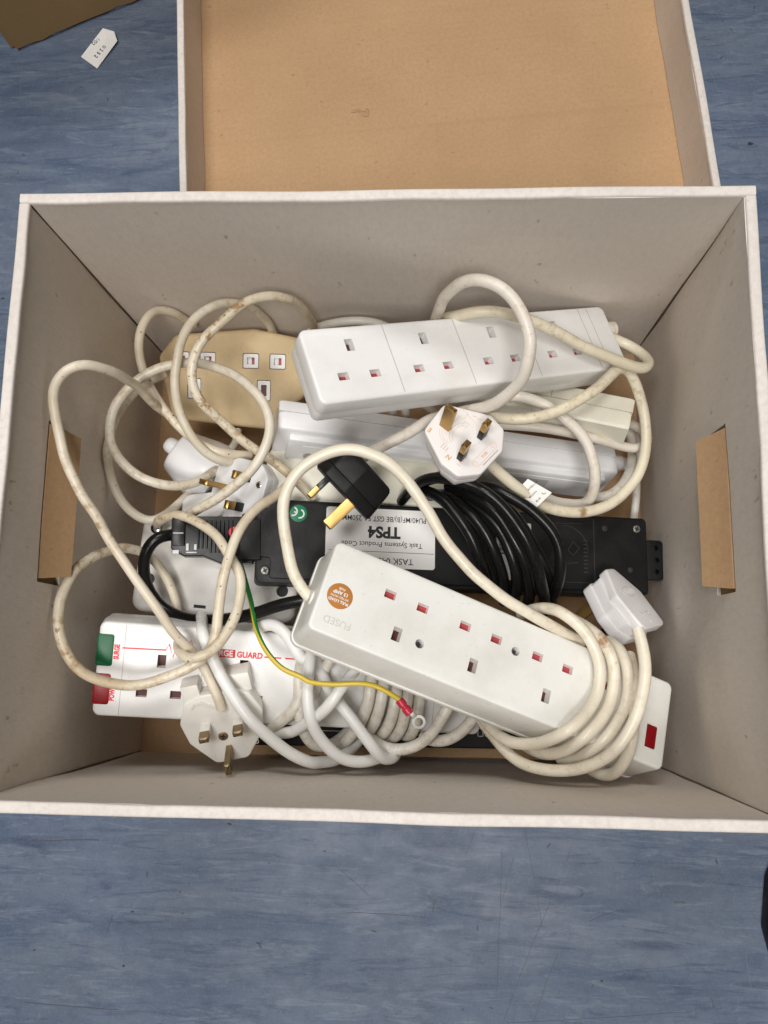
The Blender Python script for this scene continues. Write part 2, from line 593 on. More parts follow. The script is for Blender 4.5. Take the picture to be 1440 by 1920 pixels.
# cable centre lines, millimetres
CAB = {
    'C1': (3.2, [(-161.2,78.1,126), (-166.8,84.8,130), (-168.8,85.4,140), (-169.1,85,152), (-171.4,89,175), (-172.2,88,205), (-177.2,87.2,228), (-185.5,85.8,240), (-195.7,80.7,243), (-201,69.4,245), (-200.8,62.5,246), (-199.6,50.9,243), (-197.3,39.9,240), (-194.3,27.1,237), (-189.7,14.3,233), (-184.5,3.2,228), (-177.7,-7.4,223), (-173.8,-17.1,216), (-158.5,-39.7,211), (-143.5,-61.1,205), (-132.1,-79,195), (-122.4,-91.4,184), (-115.5,-103.4,177), (-107.8,-120.2,174), (-106.4,-127.1,170)]),
    'C8': (3.4, [(-66.9,28,160), (-76.1,15.6,168), (-85.3,6.6,178), (-94.2,-7.4,186), (-99.2,-24.7,191), (-103.8,-43.7,191), (-106,-61.2,190), (-107.1,-77.2,189), (-110,-86.5,188), (-115.7,-95.2,188), (-126.2,-102,188), (-143.1,-108.1,189), (-160.4,-112.2,193), (-175.4,-109.5,200), (-187.3,-102.4,208), (-194.8,-91.6,214), (-199.3,-76.4,216), (-200.5,-61,214), (-199.3,-44.7,206), (-194.8,-31,190), (-187.7,-22.5,170), (-179.8,-19.6,152), (-170.9,-23.1,138), (-161.7,-35.2,131), (-154.5,-51.6,129), (-149.1,-68.2,135), (-139.6,-82.9,165), (-130.8,-90.8,186), (-121.8,-94.8,195), (-111,-91.7,196), (-101.8,-81.1,192), (-95.5,-67.6,187), (-93.9,-52.5,182), (-95.4,-38.7,181), (-103.2,-26.2,180), (-113.7,-13,174), (-130.8,-1.2,166), (-148.4,4.4,157), (-165,2.1,142), (-170,1.6,130)]),
    'C2': (3.3, [(-160.1,168.8,99), (-164,168.5,109), (-170.4,168,126), (-177.2,165.5,135), (-181.3,156.7,145), (-184.2,143.3,150), (-184.8,127.2,150), (-180.6,111.9,148), (-172.8,95.3,145), (-163.3,82.5,143), (-151.1,69.9,140), (-137.2,59.5,138), (-124,55,134), (-112.9,54.4,128), (-105.8,57.2,118)]),
    'C3': (3.4, [(-98.9,166.5,75), (-98.9,168.6,101), (-103.5,167.7,128), (-110.9,165.4,145), (-117.8,162.2,155), (-125.7,156,165), (-136.9,144.5,172), (-145.2,129,174), (-148.9,110.9,173), (-151,94.6,167), (-149.4,78.9,158), (-141.7,62.6,150), (-132.6,52.3,142), (-123.7,48.2,134), (-114.1,51.5,122), (-110.2,55.4,112)]),
    'C4': (3.4, [(-61.8,163,95), (-61.3,160.8,130), (-64.6,157.9,160), (-71.8,155.4,180), (-83,152.6,190), (-96.1,145.9,195), (-112.6,131.1,195), (-126.3,117.4,192), (-132.4,104.1,188), (-133.9,91.2,182), (-129.5,81.2,176), (-118.6,70.9,165), (-105.6,60.7,155), (-93.2,52.5,148), (-79.2,42.7,148), (-68.8,34.8,146), (-62.4,28.8,142), (-55.3,22.2,132)]),
    'C5': (3.5, [(-130.2,49.6,108), (-132.2,44.2,118), (-138.6,35.7,128), (-149.5,29.4,138), (-162.2,27.3,146), (-177.1,31.4,152), (-189.2,41.1,156), (-196.9,54.3,158), (-198.7,69,160), (-194,83.8,162), (-183.6,97.4,163), (-170.6,106.7,163), (-156.1,112.5,162), (-142.6,114.4,162), (-128.4,112.5,164), (-109,103.4,168), (-93,90.3,171), (-84.3,78,172), (-80.9,64.6,172), (-82.8,53,171), (-89,39.9,170), (-103.3,25.5,165), (-120,13.8,160), (-138.7,6.4,150), (-151.9,1.8,140)]),
    'C6': (3.4, [(-179.4,124.9,105), (-191.5,115.7,112), (-199.4,103.1,120), (-205.5,88.4,125), (-204.7,67.6,142), (-204.4,50.8,147), (-204.8,36.1,136), (-198.8,18.8,128), (-187.5,8.1,127), (-174.7,4.3,127), (-165.7,10.6,122), (-157.6,21.6,114), (-154.3,29.7,105)]),
    'C9': (3.2, [(-125.9,86.5,75), (-124.7,72.8,90), (-127.2,64.6,96), (-134,57.8,92)]),
    'F0': (3.8, [(-39.7,-58.7,204), (-43.7,-56.4,205), (-49.8,-49.2,206), (-56,-37,208), (-61.1,-15.6,212), (-61.2,5.8,216), (-52.7,22.2,220), (-37,32.7,222), (-18.7,36.2,222), (-0.3,31,220), (14.7,19.7,214), (27.2,2.8,208), (39.2,-16.7,202), (55.6,-35.9,198), (76.3,-52.1,192), (97.4,-64.1,184), (109.8,-70.2,178), (120.7,-75.1,170), (133.3,-80.1,158)]),
    'F1': (3.9, [(93.8,-61.9,150), (98.2,-59.6,160), (106.1,-58.1,170), (115.3,-60.5,180), (126.8,-70.3,184), (135.5,-83.3,183), (139.7,-99,182), (137.2,-111,184), (129.5,-122.6,191), (121.2,-130.2,198), (114.2,-134.8,199), (106.7,-140.1,192), (96.6,-144.4,178), (83.7,-144.4,167), (73.7,-138.8,158), (67,-131.6,150), (63.9,-126,140)]),
    'F2': (3.9, [(127.7,-64.4,150), (135.2,-70.7,168), (142.6,-78.8,175), (147.8,-90.2,178), (149.6,-102.4,178), (146.1,-114.5,181), (137.7,-127.7,188), (127.2,-138.5,192), (118.2,-146.3,184), (108.2,-151.6,170), (100.6,-151.3,160), (94.7,-149.1,150)]),
    'F3': (3.9, [(151.6,-79.4,150), (156.6,-84.8,164), (159.5,-95.4,172), (158.9,-109.4,174), (153.5,-123.2,178), (143.2,-136.4,185), (134.1,-146.2,182), (125.8,-153.5,170), (117.5,-155.9,156)]),
    'F4': (3.8, [(161.8,-71.6,190), (163.3,-82.8,194), (163.4,-96.4,197), (160.9,-113.1,199), (155.2,-128,200), (145.8,-142.2,199), (135.1,-152.2,193), (121.4,-158.8,184), (107.1,-161.1,176), (94.1,-158.6,168), (82.5,-151.7,160), (73.3,-142.1,152), (67.3,-134.8,145), (65,-128,138)]),
    'F5': (3.9, [(165.9,-88.5,150), (164.6,-99.1,166), (162.9,-111,175), (160.9,-126.4,178), (157.2,-141.2,184), (154.2,-152.7,180), (150.2,-161.9,170), (144.4,-165.6,160), (139.3,-164.2,150), (134.5,-161,142)]),
    'W1': (4.0, [(-128.1,-66.9,150), (-121.4,-73,172), (-117.7,-78.6,181), (-114.1,-87.9,180), (-108.5,-100,178), (-99.5,-114.5,178), (-88.4,-130.2,176), (-77.8,-141.6,172), (-62.2,-154.7,164), (-46.8,-162.6,154), (-43,-163.3,146), (-34,-162.8,136), (-24.8,-157.9,126), (-17.9,-151.4,115)]),
    'W2': (4.0, [(-48.7,-83.1,150), (-49.1,-94.7,166), (-49.5,-107.9,170), (-48.8,-120.9,172), (-46.3,-134.1,170), (-40.7,-145.8,164), (-31.8,-155.5,158), (-21.7,-161.2,152), (-12.7,-161.9,148), (-4.3,-160.3,142), (1.9,-158.9,138)]),
    'W3': (4.0, [(-49.6,-92.6,146), (-42.7,-103.6,152), (-35.4,-115.5,158), (-24.7,-128.4,162), (-14.5,-141.3,162), (-5.9,-151.5,160), (0.6,-159.1,152), (7.1,-159.8,142), (8.6,-156.7,130)]),
    'W4': (4.0, [(-13.3,-94.3,158), (-19.8,-102.7,168), (-26.5,-111,173), (-34.7,-123,173), (-42.7,-130.8,166), (-52.5,-137.3,156), (-62.5,-143.9,147), (-72.6,-145.4,140), (-78.3,-144.7,130)]),
    'W5': (4.0, [(-55.7,-115,152), (-59.1,-126.8,152), (-67.8,-135.3,148), (-76.3,-140.9,142), (-83.4,-142.7,138), (-90.3,-141.7,130)]),
    'W10': (4.2, [(-88.9,-76.7,150), (-83.2,-72.4,160), (-75.3,-71.2,165), (-66.6,-76.6,167), (-60.1,-85.1,167), (-55.1,-93.6,165), (-52.6,-100,155)]),
    'W9': (3.8, [(-58.2,-90.2,145), (-58.1,-106.4,152), (-57.4,-121.2,152), (-56.3,-136.3,148), (-51.6,-149.1,142), (-45.8,-154.6,136), (-35.2,-152.2,128), (-25.8,-144.8,118)]),
    'W6': (3.8, [(-35.4,-92.3,152), (-41.1,-102.4,150), (-44.9,-111.3,148), (-48.9,-119.3,140)]),
    'K1': (4.1, [(-8,-97.1,140), (-9.2,-110.7,146), (-10.4,-123.2,146), (-14.9,-136,142), (-21.7,-145.6,134), (-30.3,-153.2,124), (-38.1,-156.7,112)]),
    'K2': (4.1, [(-0.3,-100.8,138), (-1.3,-115.7,144), (-3.5,-129.5,143), (-7.4,-139.9,138), (-12.3,-146.1,130), (-17.6,-146.4,120)]),
    'K3': (4.1, [(9,-104.5,137), (7.6,-120.6,142), (4.4,-135.8,140), (-0.5,-145.4,134), (-6.1,-147.4,124), (-8.7,-144.8,115)]),
    'K4': (4.1, [(17.3,-109.5,136), (15.5,-124.4,140), (12.4,-138.4,137), (7.2,-147.7,130), (2.3,-148.4,121), (-0.2,-146.2,112)]),
    'K5': (4.1, [(25.4,-113.2,134), (23.7,-128.2,137), (20.4,-141,134), (16.8,-147.1,127), (12.4,-147.2,118), (10.8,-144.9,110)]),
    'W7': (4.0, [(45.8,-119.4,150), (41.4,-129.9,150), (33.4,-141.8,148), (23.4,-150.1,146), (12.1,-154,144), (0.6,-153,141), (-7.4,-148.8,136), (-12.6,-145,126)]),
    'W8': (4.0, [(65.8,-127.8,140), (59.5,-136.1,138), (51.4,-143.9,136), (42.5,-148.6,134), (33.6,-149,132), (25.9,-147.4,126)]),
    'T1': (4.0, [(162.6,147.1,126), (169.4,146.7,122), (177.8,144.1,120), (187.4,135.8,124), (190.7,124.9,134), (185.4,116.4,144), (173.9,114.6,152), (159,117.7,160), (135.1,124.7,169), (115.6,131.4,177), (100.3,136.1,183), (87.2,138.8,187), (74.4,140.5,189), (59.9,140.5,189), (45.9,141.9,178), (36.6,146.7,158), (31.5,148.8,135)]),
    'T1b': (4.0, [(32.5,140.6,140), (32.8,141.8,160), (35.1,143.6,182), (41.2,144.3,210), (50.6,142.2,232), (60.2,141.1,238), (71.5,136.2,240), (81.2,125.7,240), (88.6,111,238), (91.4,98.8,234), (89.8,87.9,226), (85.3,80.6,214), (76.5,75.2,200), (67.2,74.8,184), (53.8,77.5,166), (42.8,75.8,163), (31.6,71.5,168), (13.4,58.7,173), (-5,50,170), (-15.8,45.6,160)]),
    'T2': (4.0, [(66.5,41.4,180), (71.4,37.6,175), (77.2,33.5,170), (88.8,25.9,162), (98.8,20,154), (111,14.8,146), (125.3,11.5,138), (139.6,12.2,132), (156.1,16.6,126), (171.2,26.7,120), (184.4,41.6,116), (191.1,60.1,115), (191,79.8,118), (187.1,96.5,124), (180.1,109.6,134), (173.8,115.4,141), (168.1,116,145), (158.6,107.6,152), (143.5,93.3,160), (125.8,81.1,165), (106.9,73.5,168), (90.6,71.8,166), (78.3,73.8,160), (66,77.6,150)]),
    'T3': (3.6, [(185.8,90.2,90), (189.7,86.5,96), (193.6,82.8,99), (196.9,77.1,102), (197.2,72,103), (192.5,67.6,104), (184.4,66.2,105), (171.4,68.2,108), (158.5,70.3,114), (146.2,72.4,118), (130.4,75.1,121), (114.7,76.7,124), (99.4,78.1,124), (90.4,79.1,122), (80.2,81.9,116), (71.2,85.2,110)]),
    'T4': (4.0, [(87.4,93.1,152), (96.1,92.4,153), (103.3,89.8,154), (111.8,85.3,155), (119,79.7,155), (126.5,74.9,153), (134,68.7,151), (140.9,60.4,148), (145.8,51.6,144), (148.6,42.7,140), (149.2,33.7,136), (148.4,24.9,126), (146.1,20.5,120), (141.2,20.7,114), (133.9,22.9,108), (126.4,25.1,102), (118,30.1,96), (109.9,36.5,92)]),
    'T5': (3.6, [(188.9,86.2,80), (190.2,78.1,82), (189.7,68.4,84), (188.1,57.9,86), (184.1,48.4,88), (178.6,39.8,90), (170.9,33.2,92), (162.9,30.7,92), (157.4,31.8,88)]),
    'T6': (3.2, [(201.1,90.6,50), (202.1,77.8,52), (201.8,66.8,54), (199.1,53.8,58), (197.7,40.6,60), (196.5,27.8,60), (195.9,17.4,56)]),
    'X1': (3.6, [(-84.5,164.7,60), (-59.6,168.9,92), (-35.9,168.5,105), (-12.7,168.3,103), (4.1,162.5,95)]),
    'X2': (3.6, [(-14.9,113.8,85), (-1.5,106.3,95), (1.2,96,96), (-1.4,86.8,90)]),
    'X3': (3.6, [(-8.3,115.4,80), (7.7,107.2,92), (11.2,96.9,93), (9.4,87.9,86)]),
    'X4': (3.6, [(2.9,114.6,78), (23.8,105.9,92), (40.6,89.6,96), (49.2,78.3,90)]),
    'L1': (3.8, [(-114.7,-20.3,88), (-101.1,-43.3,92), (-87.5,-66.4,94), (-76.3,-79.5,92)]),
    'L2': (3.8, [(-86.6,-38.4,84), (-81.8,-57.1,86), (-75.3,-75.4,86)]),
    'L3': (3.8, [(-76,-38.1,82), (-73,-56.9,84), (-67,-75.2,84)]),
    'b1': (4.1, [(17.8,27.6,138), (23.5,24.6,152), (36.6,17.3,162), (49.4,4.3,166), (57.7,-8.6,166), (64.8,-23.8,160), (70.1,-35,150), (73.9,-44.7,135)]),
    'b2': (4.1, [(29,23.8,135), (43,19.8,153), (56.5,8.3,161), (67,-4.9,162), (74.9,-18.9,158), (81,-33.2,148), (83.6,-44,138), (84.9,-52,126)]),
    'b3': (4.1, [(45,23.3,138), (55.5,17,151), (69,6.7,157), (80.2,-6.7,159), (87.2,-22.3,156), (91.3,-36.9,148), (91.2,-47.1,138), (90.1,-52.7,126)]),
    'b4': (4.0, [(18.7,26.1,150), (27.3,28.8,165), (43.7,27,178), (61.3,20.2,182), (76.4,8.4,184), (87.2,-4.8,184), (96.2,-19,180), (103,-32.1,172), (107.1,-43.7,160), (110.5,-53.1,140), (112.3,-59.4,122)]),
    'b5': (4.0, [(60.1,26.4,152), (71.7,24.2,162), (85.7,16.9,166), (100.6,7.8,166), (112,-4,164), (118.7,-16.4,160), (120.6,-29.4,154), (119,-41.7,144), (116.3,-51,130), (114.9,-56.8,118)]),
    'b7': (3.9, [(3,17.1,92), (6.7,20.3,108), (14.4,25,132), (24.5,29.4,152), (39.2,31.2,166)]),
    'b8': (4.0, [(43,28.3,150), (59.6,19.8,160), (74.4,7.4,165), (84.5,-6.7,165), (93,-22.1,161), (98.5,-35.6,152), (100.6,-47.8,140), (101,-55.6,124)]),
    'b9': (4.0, [(21,25.2,140), (33.7,19.4,150), (46.8,7.8,154), (55.7,-5.4,154), (63.3,-21.8,149), (67.7,-35,140), (70.8,-45.7,124)]),
    'b10': (4.0, [(12.8,24.6,130), (25.1,19.2,142), (36.9,7.9,148), (47.1,-5.6,149), (55,-19.9,145), (60.9,-32.5,137), (65.1,-43.9,120)]),
    'b6': (3.9, [(57.9,27.2,135), (68.6,23.2,142), (79.8,16.2,148), (92.6,2.5,150), (104.8,-16.8,149), (114.1,-32.3,142), (118.5,-43.2,132), (119.7,-51.9,118)]),
    'KB': (4.2, [(-148.3,-9.5,152), (-153.8,-10.1,156), (-159.8,-12.5,158), (-165.3,-18.4,158), (-169,-27.3,155), (-171.1,-37.6,148), (-169.8,-47.2,142), (-162.9,-57.2,140), (-153.7,-63.4,141), (-142.3,-67.5,144), (-130.1,-69.2,148), (-116.9,-69.1,154), (-104.4,-67.4,158), (-92.2,-64.6,162), (-78.5,-60.9,166), (-66.2,-57.7,168), (-56.4,-55.6,169), (-51.6,-54.6,169)]),
    'GY': (1.7, [(-104.1,-25,148), (-99.2,-34.9,153), (-94.3,-48.2,158), (-89.2,-62.7,166), (-83.7,-76.6,176), (-76.1,-88.7,181), (-63.9,-100.4,182), (-50.1,-106.1,182), (-48.5,-108,182), (-30.3,-109,183), (-16,-108.5,183), (-4.1,-110.2,181), (5.4,-114.8,179), (11.4,-119,177)]),
}


def cab(key, mat, parent=None, name='cable', **kw):
    r, pts = CAB[key]
    m = M[mat] if isinstance(mat, str) else mat
    return tube(pts, r, name, m, parent, **kw)


def burn_at(key, k, dx=0, dy=0, dz=3.4):
    """Point on top of a cable's k-th centre point, relative to the cable's origin."""
    a, b = CAB[key][1][0], CAB[key][1][k]
    return (b[0] - a[0] + dx, b[1] - a[1] + dy, b[2] - a[2] + dz)


def lone_cable(keys, mat, label, group=None, name='power_cable'):
    o = cab(keys[0], mat, None, name)
    tag(o, label, 'cable', group)
    for k in keys[1:]:
        c = cab(k, mat, o, 'cable')
    return o


# ------------------------------------------------------------------ floor
bm = bmesh.new()
bmesh.ops.create_grid(bm, x_segments=8, y_segments=8, size=2.2)
tag(link('floor', bm, M['lino'], smooth=False), 'worn blue marbled lino floor with scratches', kind='structure')

bm = bmesh.new()
dark = bmesh.new()
SCR = [((-312, -255), (-247, -253)), ((-44, -270), (-16, -290)), ((92, -249), (90, -360)), ((132, -290), (95, -382)), ((138, -332), (118, -381)), ((104, -257), (93, -287)), ((113, -236), (124, -310)), ((164, -305), (193, -294)), ((233, -289), (241, -286)), ((-232, -311), (-233, -325)), ((40, -292), (37, -301)), ((96, -381), (244, -370)), ((217, -264), (216, -275)), ((-35, -304), (31, -306)), ((153, -322), (217, -300)), ((-301, -382), (-222, -382)), ((13, -276), (49, -285)), ((62, -254), (71, -237)), ((146, -257), (151, -250)), ((258, -358), (259, -366)), ((330, 359), (296, 465)), ((-381, 491), (-376, 443)), ((84, -254), (82, -270))]
DARK = {0: 1.5, 1: .5, 2: .45, 3: .4, 4: .4, 5: .4, 6: .35, 7: .6, 8: 1.1, 9: 1.2, 10: 1.0, 11: .5, 13: .6, 15: .9, 17: .4, 18: .5, 19: .9}
for i in range(22):
    x, y = random.uniform(-480, 420), random.choice((random.uniform(-420, -190), random.uniform(190, 640)))
    a, L_ = random.uniform(0, PI), random.uniform(8, 45)
    SCR.append(((x, y), (x + L_ * math.cos(a), y + L_ * math.sin(a))))
for i, (p, q) in enumerate(SCR):
    p, q = Vector(p), Vector(q)
    nrm = Vector((-(q - p).y, (q - p).x)).normalized()
    pts = [tuple(p.lerp(q, t) + nrm * (1.6 * math.sin(t * 2.2 + i) + .5 * noise.noise(Vector((t * 4, i, 0))))) for t in [k / 9 for k in range(10)]]
    ribbon(dark if i in DARK else bm, pts, DARK.get(i, .36) * .75, .05, th=.03)
for i, (x, y) in enumerate([(-175, -291), (-204, -278), (-172, -308), (268, -255), (61, -374), (84, -372), (158, -284), (73, -312), (132, -246), (-106, -331), (165, -353), (-369, 385), (-373, 366), (-289, 444), (311, 517), (342, 530), (308, 477), (-12, -317)]):
    a, L_ = random.uniform(0, PI), random.uniform(.8, 2.2)
    ribbon(dark, [(x + t * L_ * math.cos(a), y + t * L_ * math.sin(a) + .4 * math.sin(t * 3)) for t in (-1, -.4, .3, 1)], random.uniform(.8, 1.8), .05, th=.03)
tag(link('floor_scratches', bm, plain("pale_scratch", (0.17, 0.19, 0.23), .6), smooth=False), 'fine pale hairline scratches in the blue floor', kind='stuff')
tag(link('floor_scuffs', dark, plain("dark_scuff", (0.060, 0.066, 0.085), .6), smooth=False), 'dark hairline scuffs in the blue floor', kind='stuff')

# ------------------------------------------------------------------ storage box
BX, BY, BH, BT, TP = 210.0, 172.45, 287.9, 6.0, 10.8
sbox = empty('storage_box', (0, 0, 0.001), label='open grey lined cardboard storage box full of extension leads', cat='storage box')
bm = bmesh.new()
box(bm, -BX - 9, BX + 9, -BY - 9, BY + 9, 0.3, 3.4)
link('base_panel', bm, M['kraft'], sbox, smooth=False)


def wall_mesh(half, top_in, bot_in, hole=None, gap0=1.2, gap1=1.2, bow=1.6, thick=BT, outer_bot=None):
    """Board standing along local x (-half..half), inner face towards +y. hole=(x0,x1,z0,z1)."""
    bm = bmesh.new()
    xs = [-half + gap0 + (2 * half - gap0 - gap1) * i / 28 for i in range(29)]
    zs = [3.2 + (BH - 4.8) * j / 16 for j in range(17)]
    if hole:
        for q in hole[:2]:
            i = min(range(len(xs)), key=lambda i: abs(xs[i] - q)); xs[i] = q
        for q in hole[2:]:
            j = min(range(len(zs)), key=lambda j: abs(zs[j] - q)); zs[j] = q
    F, Bk = {}, {}
    for i, x in enumerate(xs):
        for j, z in enumerate(zs):
            f = z / BH
            y = -(bot_in * (1 - f) + top_in * f)
            xx = x * (1 + TP / half * (1 - f))
            y += .22 * bow * noise.noise(Vector((x * .035, z * .03, half * .1)))
            y += bow * noise.noise(Vector((x * .009 + half, z * .009, top_in)))
            F[i, j] = bm.verts.new((xx * K, y * K, z * K))
            Bk[i, j] = bm.verts.new((xx * K, (y - thick) * K, z * K))
    nx, nz = len(xs), len(zs)

    def solid(i, j):
        if not (0 <= i < nx - 1 and 0 <= j < nz - 1): return False
        if hole:
            xc, zc = (xs[i] + xs[i + 1]) / 2, (zs[j] + zs[j + 1]) / 2
            if hole[0] < xc < hole[1] and hole[2] < zc < hole[3]: return False
        return True
    for i in range(nx - 1):
        for j in range(nz - 1):
            if not solid(i, j): continue
            bm.faces.new((F[i, j], F[i + 1, j], F[i + 1, j + 1], F[i, j + 1]))
            bm.faces.new((Bk[i, j], Bk[i, j + 1], Bk[i + 1, j + 1], Bk[i + 1, j]))
            for di, dj, a, b in ((-1, 0, (i, j), (i, j + 1)), (1, 0, (i + 1, j), (i + 1, j + 1)), (0, -1, (i, j), (i + 1, j)), (0, 1, (i, j + 1), (i + 1, j + 1))):
                if not solid(i + di, j + dj):
                    bm.faces.new((F[a], F[b], Bk[b], Bk[a]))
    return bm


def rim_mesh(half, y_out, width=6.3, seed=0.0, z_top=BH, hgt=2.6):
    """Folded board edge along local x: rounded top, slightly wavy."""
    bm = bmesh.new()
    prof = [(-width, -hgt), (-width, -1.2), (-width + .35, -.35), (-width + 1.2, 0), (-1.2, 0.1), (-.35, -.3), (0, -1.2), (0, -hgt)]
    n = 60
    rings = []
    for i in range(n + 1):
        x = -half + 2 * half * i / n
        wz = 0.7 * noise.noise(Vector((x * .018, seed, 0)))
        wy = 0.9 * noise.noise(Vector((x * .012, seed + 5, 1)))
        ww = 0.55 * noise.noise(Vector((x * .03, seed + 9, 2)))
        rings.append([bm.verts.new((x * K, (-y_out - dy * 1.0 + wy + (ww if dy < -4 else 0)) * K, (z_top + dz + wz) * K)) for dy, dz in prof])
    m = len(prof)
    for A, B in zip(rings, rings[1:]):
        for k in range(m - 1):
            bm.faces.new((A[k], A[k + 1], B[k + 1], B[k]))
    bm.faces.new(rings[0])
    bm.faces.new(rings[-1][::-1])
    return bm


HOLE = (-50, 49, 204.0, 236.5)
for rz, half, dist, hole, seed in ((0, BX, BY, None, 1.0), (PI, BX, BY, None, 2.0), (-PI / 2, BY, BX, HOLE, 3.0), (PI / 2, BY, BX, HOLE, 4.0)):
    # local +y points to the box centre
    bm = wall_mesh(half - BT + .5, dist - BT, dist - BT + TP, hole, thick=4.0)
    link('side_panel', bm, M['grey_paper'], sbox, rot=(0, 0, rz), angle=25)
    bm = wall_mesh(half - .2, dist - 1.3, dist - 1.3 + TP, None, 0, 0, bow=0, thick=1.1)
    link('outer_panel', bm, M['grey_paper'], sbox, rot=(0, 0, rz), angle=25)
    if hole:
        bm = bmesh.new(); box(bm, -62, 62, -(dist - 1.45) - 1.2, -(dist - 1.9) - 1.2, 180, 262)
        link('hole_shade_sheet', bm, M['kraft_dark'], sbox, rot=(0, 0, rz), smooth=False)  # added dark sheet, stands in for the shade inside the hand hole
    cut = 0.4 if half == BX else 6.7
    bm = rim_mesh(half - cut, dist, seed=seed)
    link('rim', bm, M['rim_paper'], sbox, rot=(0, 0, rz), angle=50)
    if hole:
        # kraft flap of the hand hole pushed inwards, hinged along the upper edge of the hole
        bm = bmesh.new()
        n = 14
        Lf = 43.0 if rz < 0 else 43.0
        A = []
        sgn = -1 if rz < 0 else 1
        for i in range(n + 1):
            t = i / n
            x = HOLE[0] + 1.5 + (HOLE[1] - HOLE[0] - 3) * t
            row = []
            for j in range(6):
                s = j / 5
                ang = 0.31 + 0.05 * s
                inset = 3.0 * s * (1 if t < .5 else -1) * (abs(t - .5) * 2) ** 3
                y = -(dist - BT + 3.6) - .2 + Lf * s * math.sin(ang) * 0.62
                z = HOLE[3] - 2.6 - Lf * s * math.cos(ang) * 0.62
                row.append(bm.verts.new(((x + inset + 0.4 * noise.noise(Vector((t * 9, s * 3, rz)))) * K, y * K, z * K)))
            A.append(row)
        for i in range(n):
            for j in range(5):
                bm.faces.new((A[i][j], A[i + 1][j], A[i + 1][j + 1], A[i][j + 1]))
        bmesh.ops.recalc_face_normals(bm, faces=bm.faces[:])
        bmesh.ops.solidify(bm, geom=bm.faces[:], thickness=0.0022)
        link('handle_flap', bm, M['kraft'], sbox, rot=(0, 0, rz), angle=25)

# ------------------------------------------------------------------ lid lying upside down behind the box
lid = empty('box_lid', (0.0335, 0.405, 0.0118), (-0.05, 0, 0.085), 'upturned shallow box lid with plain brown inside behind the storage box', 'box lid')
LX, LY, LH = 227.5, 205.0, 62.0
bm = bmesh.new()
g = 40
V = {}
for i in range(g + 1):
    for j in range(g + 1):
        x, y = (-LX + 3) + 2 * (LX - 3) * i / g, (-LY + 3) + 2 * (LY - 3) * j / g
        z = 3.2 + 0.5 * noise.noise(Vector((x * .006, y * .02, 3))) + 0.35 * noise.noise(Vector((x * .002, y * .05, 8)))
        V[i, j] = bm.verts.new((x * K, y * K, z * K))
for i in range(g):
    for j in range(g):
        bm.faces.new((V[i, j], V[i + 1, j], V[i + 1, j + 1], V[i, j + 1]))
bmesh.ops.recalc_face_normals(bm, faces=bm.faces[:])
bmesh.ops.solidify(bm, geom=bm.faces[:], thickness=0.0025)
link('base_panel', bm, M['kraft'], lid, angle=50)
for rz, half, dist, seed in ((0, LX, LY, 11.), (PI, LX, LY, 12.), (-PI / 2, LY, LX, 13.), (PI / 2, LY, LX, 14.)):
    bm = bmesh.new()
    n = 40
    rows = []
    for i in range(n + 1):
        x = -half + 6.5 + (2 * half - 13) * i / n
        w0 = 0.8 * noise.noise(Vector((x * .02, seed, 0)))
        rows.append([bm.verts.new((x * K, (-dist + yy + w) * K, z * K)) for yy, z, w in ((6.4, 4.3, w0 * 1.5 + 1.2), (6.4, 30, w0 * .6), (6.2, LH - 4, 0), (2.0, LH - 4, 0), (2.0, 2.6, 0))])
    for a, b in zip(rows, rows[1:]):
        for k in range(5):
            bm.faces.new((a[k], a[(k + 1) % 5], b[(k + 1) % 5], b[k]))
    bm.faces.new(rows[0]); bm.faces.new(rows[-1][::-1])
    link('side_panel', bm, M['grey_paper'], lid, rot=(0, 0, rz), angle=40)
    bm = rim_mesh(half - (0.3 if half == LX else 7.4), dist, width=6.3, seed=seed, z_top=LH, hgt=4.4)
    link('rim', bm, M['rim_paper'], lid, rot=(0, 0, rz), angle=50)
# torn spot in the brown board
bm = bmesh.new()
for (x, y, rx, ry, a) in ((-74, 18, 3.6, 1.3, .2), (-66, 14, 4.2, 2.0, -.5), (-69.5, 16.5, 2.6, 1.0, -.8), (-62.5, 16, 1.4, 2.6, .1)):
    ring = []
    for k in range(10):
        t = 2 * PI * k / 10
        q = 1 + .35 * noise.noise(Vector((x, k * .9, 4)))
        px, py = rx * 1.3 * q * math.cos(t), ry * 1.3 * q * math.sin(t)
        ring.append(bm.verts.new(((x + px * math.cos(a) - py * math.sin(a)) * K, (y + px * math.sin(a) + py * math.cos(a)) * K, 3.7 * K)))
    c = bm.verts.new((x * K, (y + ry * .4) * K, 5.2 * K))
    for k in range(10):
        bm.faces.new((ring[k], ring[(k + 1) % 10], c))
link('torn_patch', bm, M['torn'], lid, smooth=False)

# ------------------------------------------------------------------ brown carton standing in the far left corner
carton = empty('cardboard_carton', (-0.384, 0.498, 0.001), (0, 0, 0.4227), 'dark brown cardboard carton standing in the far left corner', 'carton')


def board(name, x0, x1, z0, z1, th, mat, parent, loc, rot, wav=0.0, ragged=0.0):
    bm = bmesh.new()
    n = 24
    rows = []
    for i in range(n + 1):
        x = x0 + (x1 - x0) * i / n
        w = wav * noise.noise(Vector((x * .02, z1, 3)))
        rg = ragged * (0.5 + noise.noise(Vector((x * .06, 2, 3))))
        rows.append([bm.verts.new((x * K, (y + w) * K, z * K)) for y, z in ((0, z0 + rg), (0, z1), (th, z1), (th, z0 + rg))])
    for a, b in zip(rows, rows[1:]):
        for k in range(4):
            bm.faces.new((a[k], a[(k + 1) % 4], b[(k + 1) % 4], b[k]))
    bm.faces.new(rows[0]); bm.faces.new(rows[-1][::-1])
    return link(name, bm, M[mat], parent, loc, rot, angle=30)


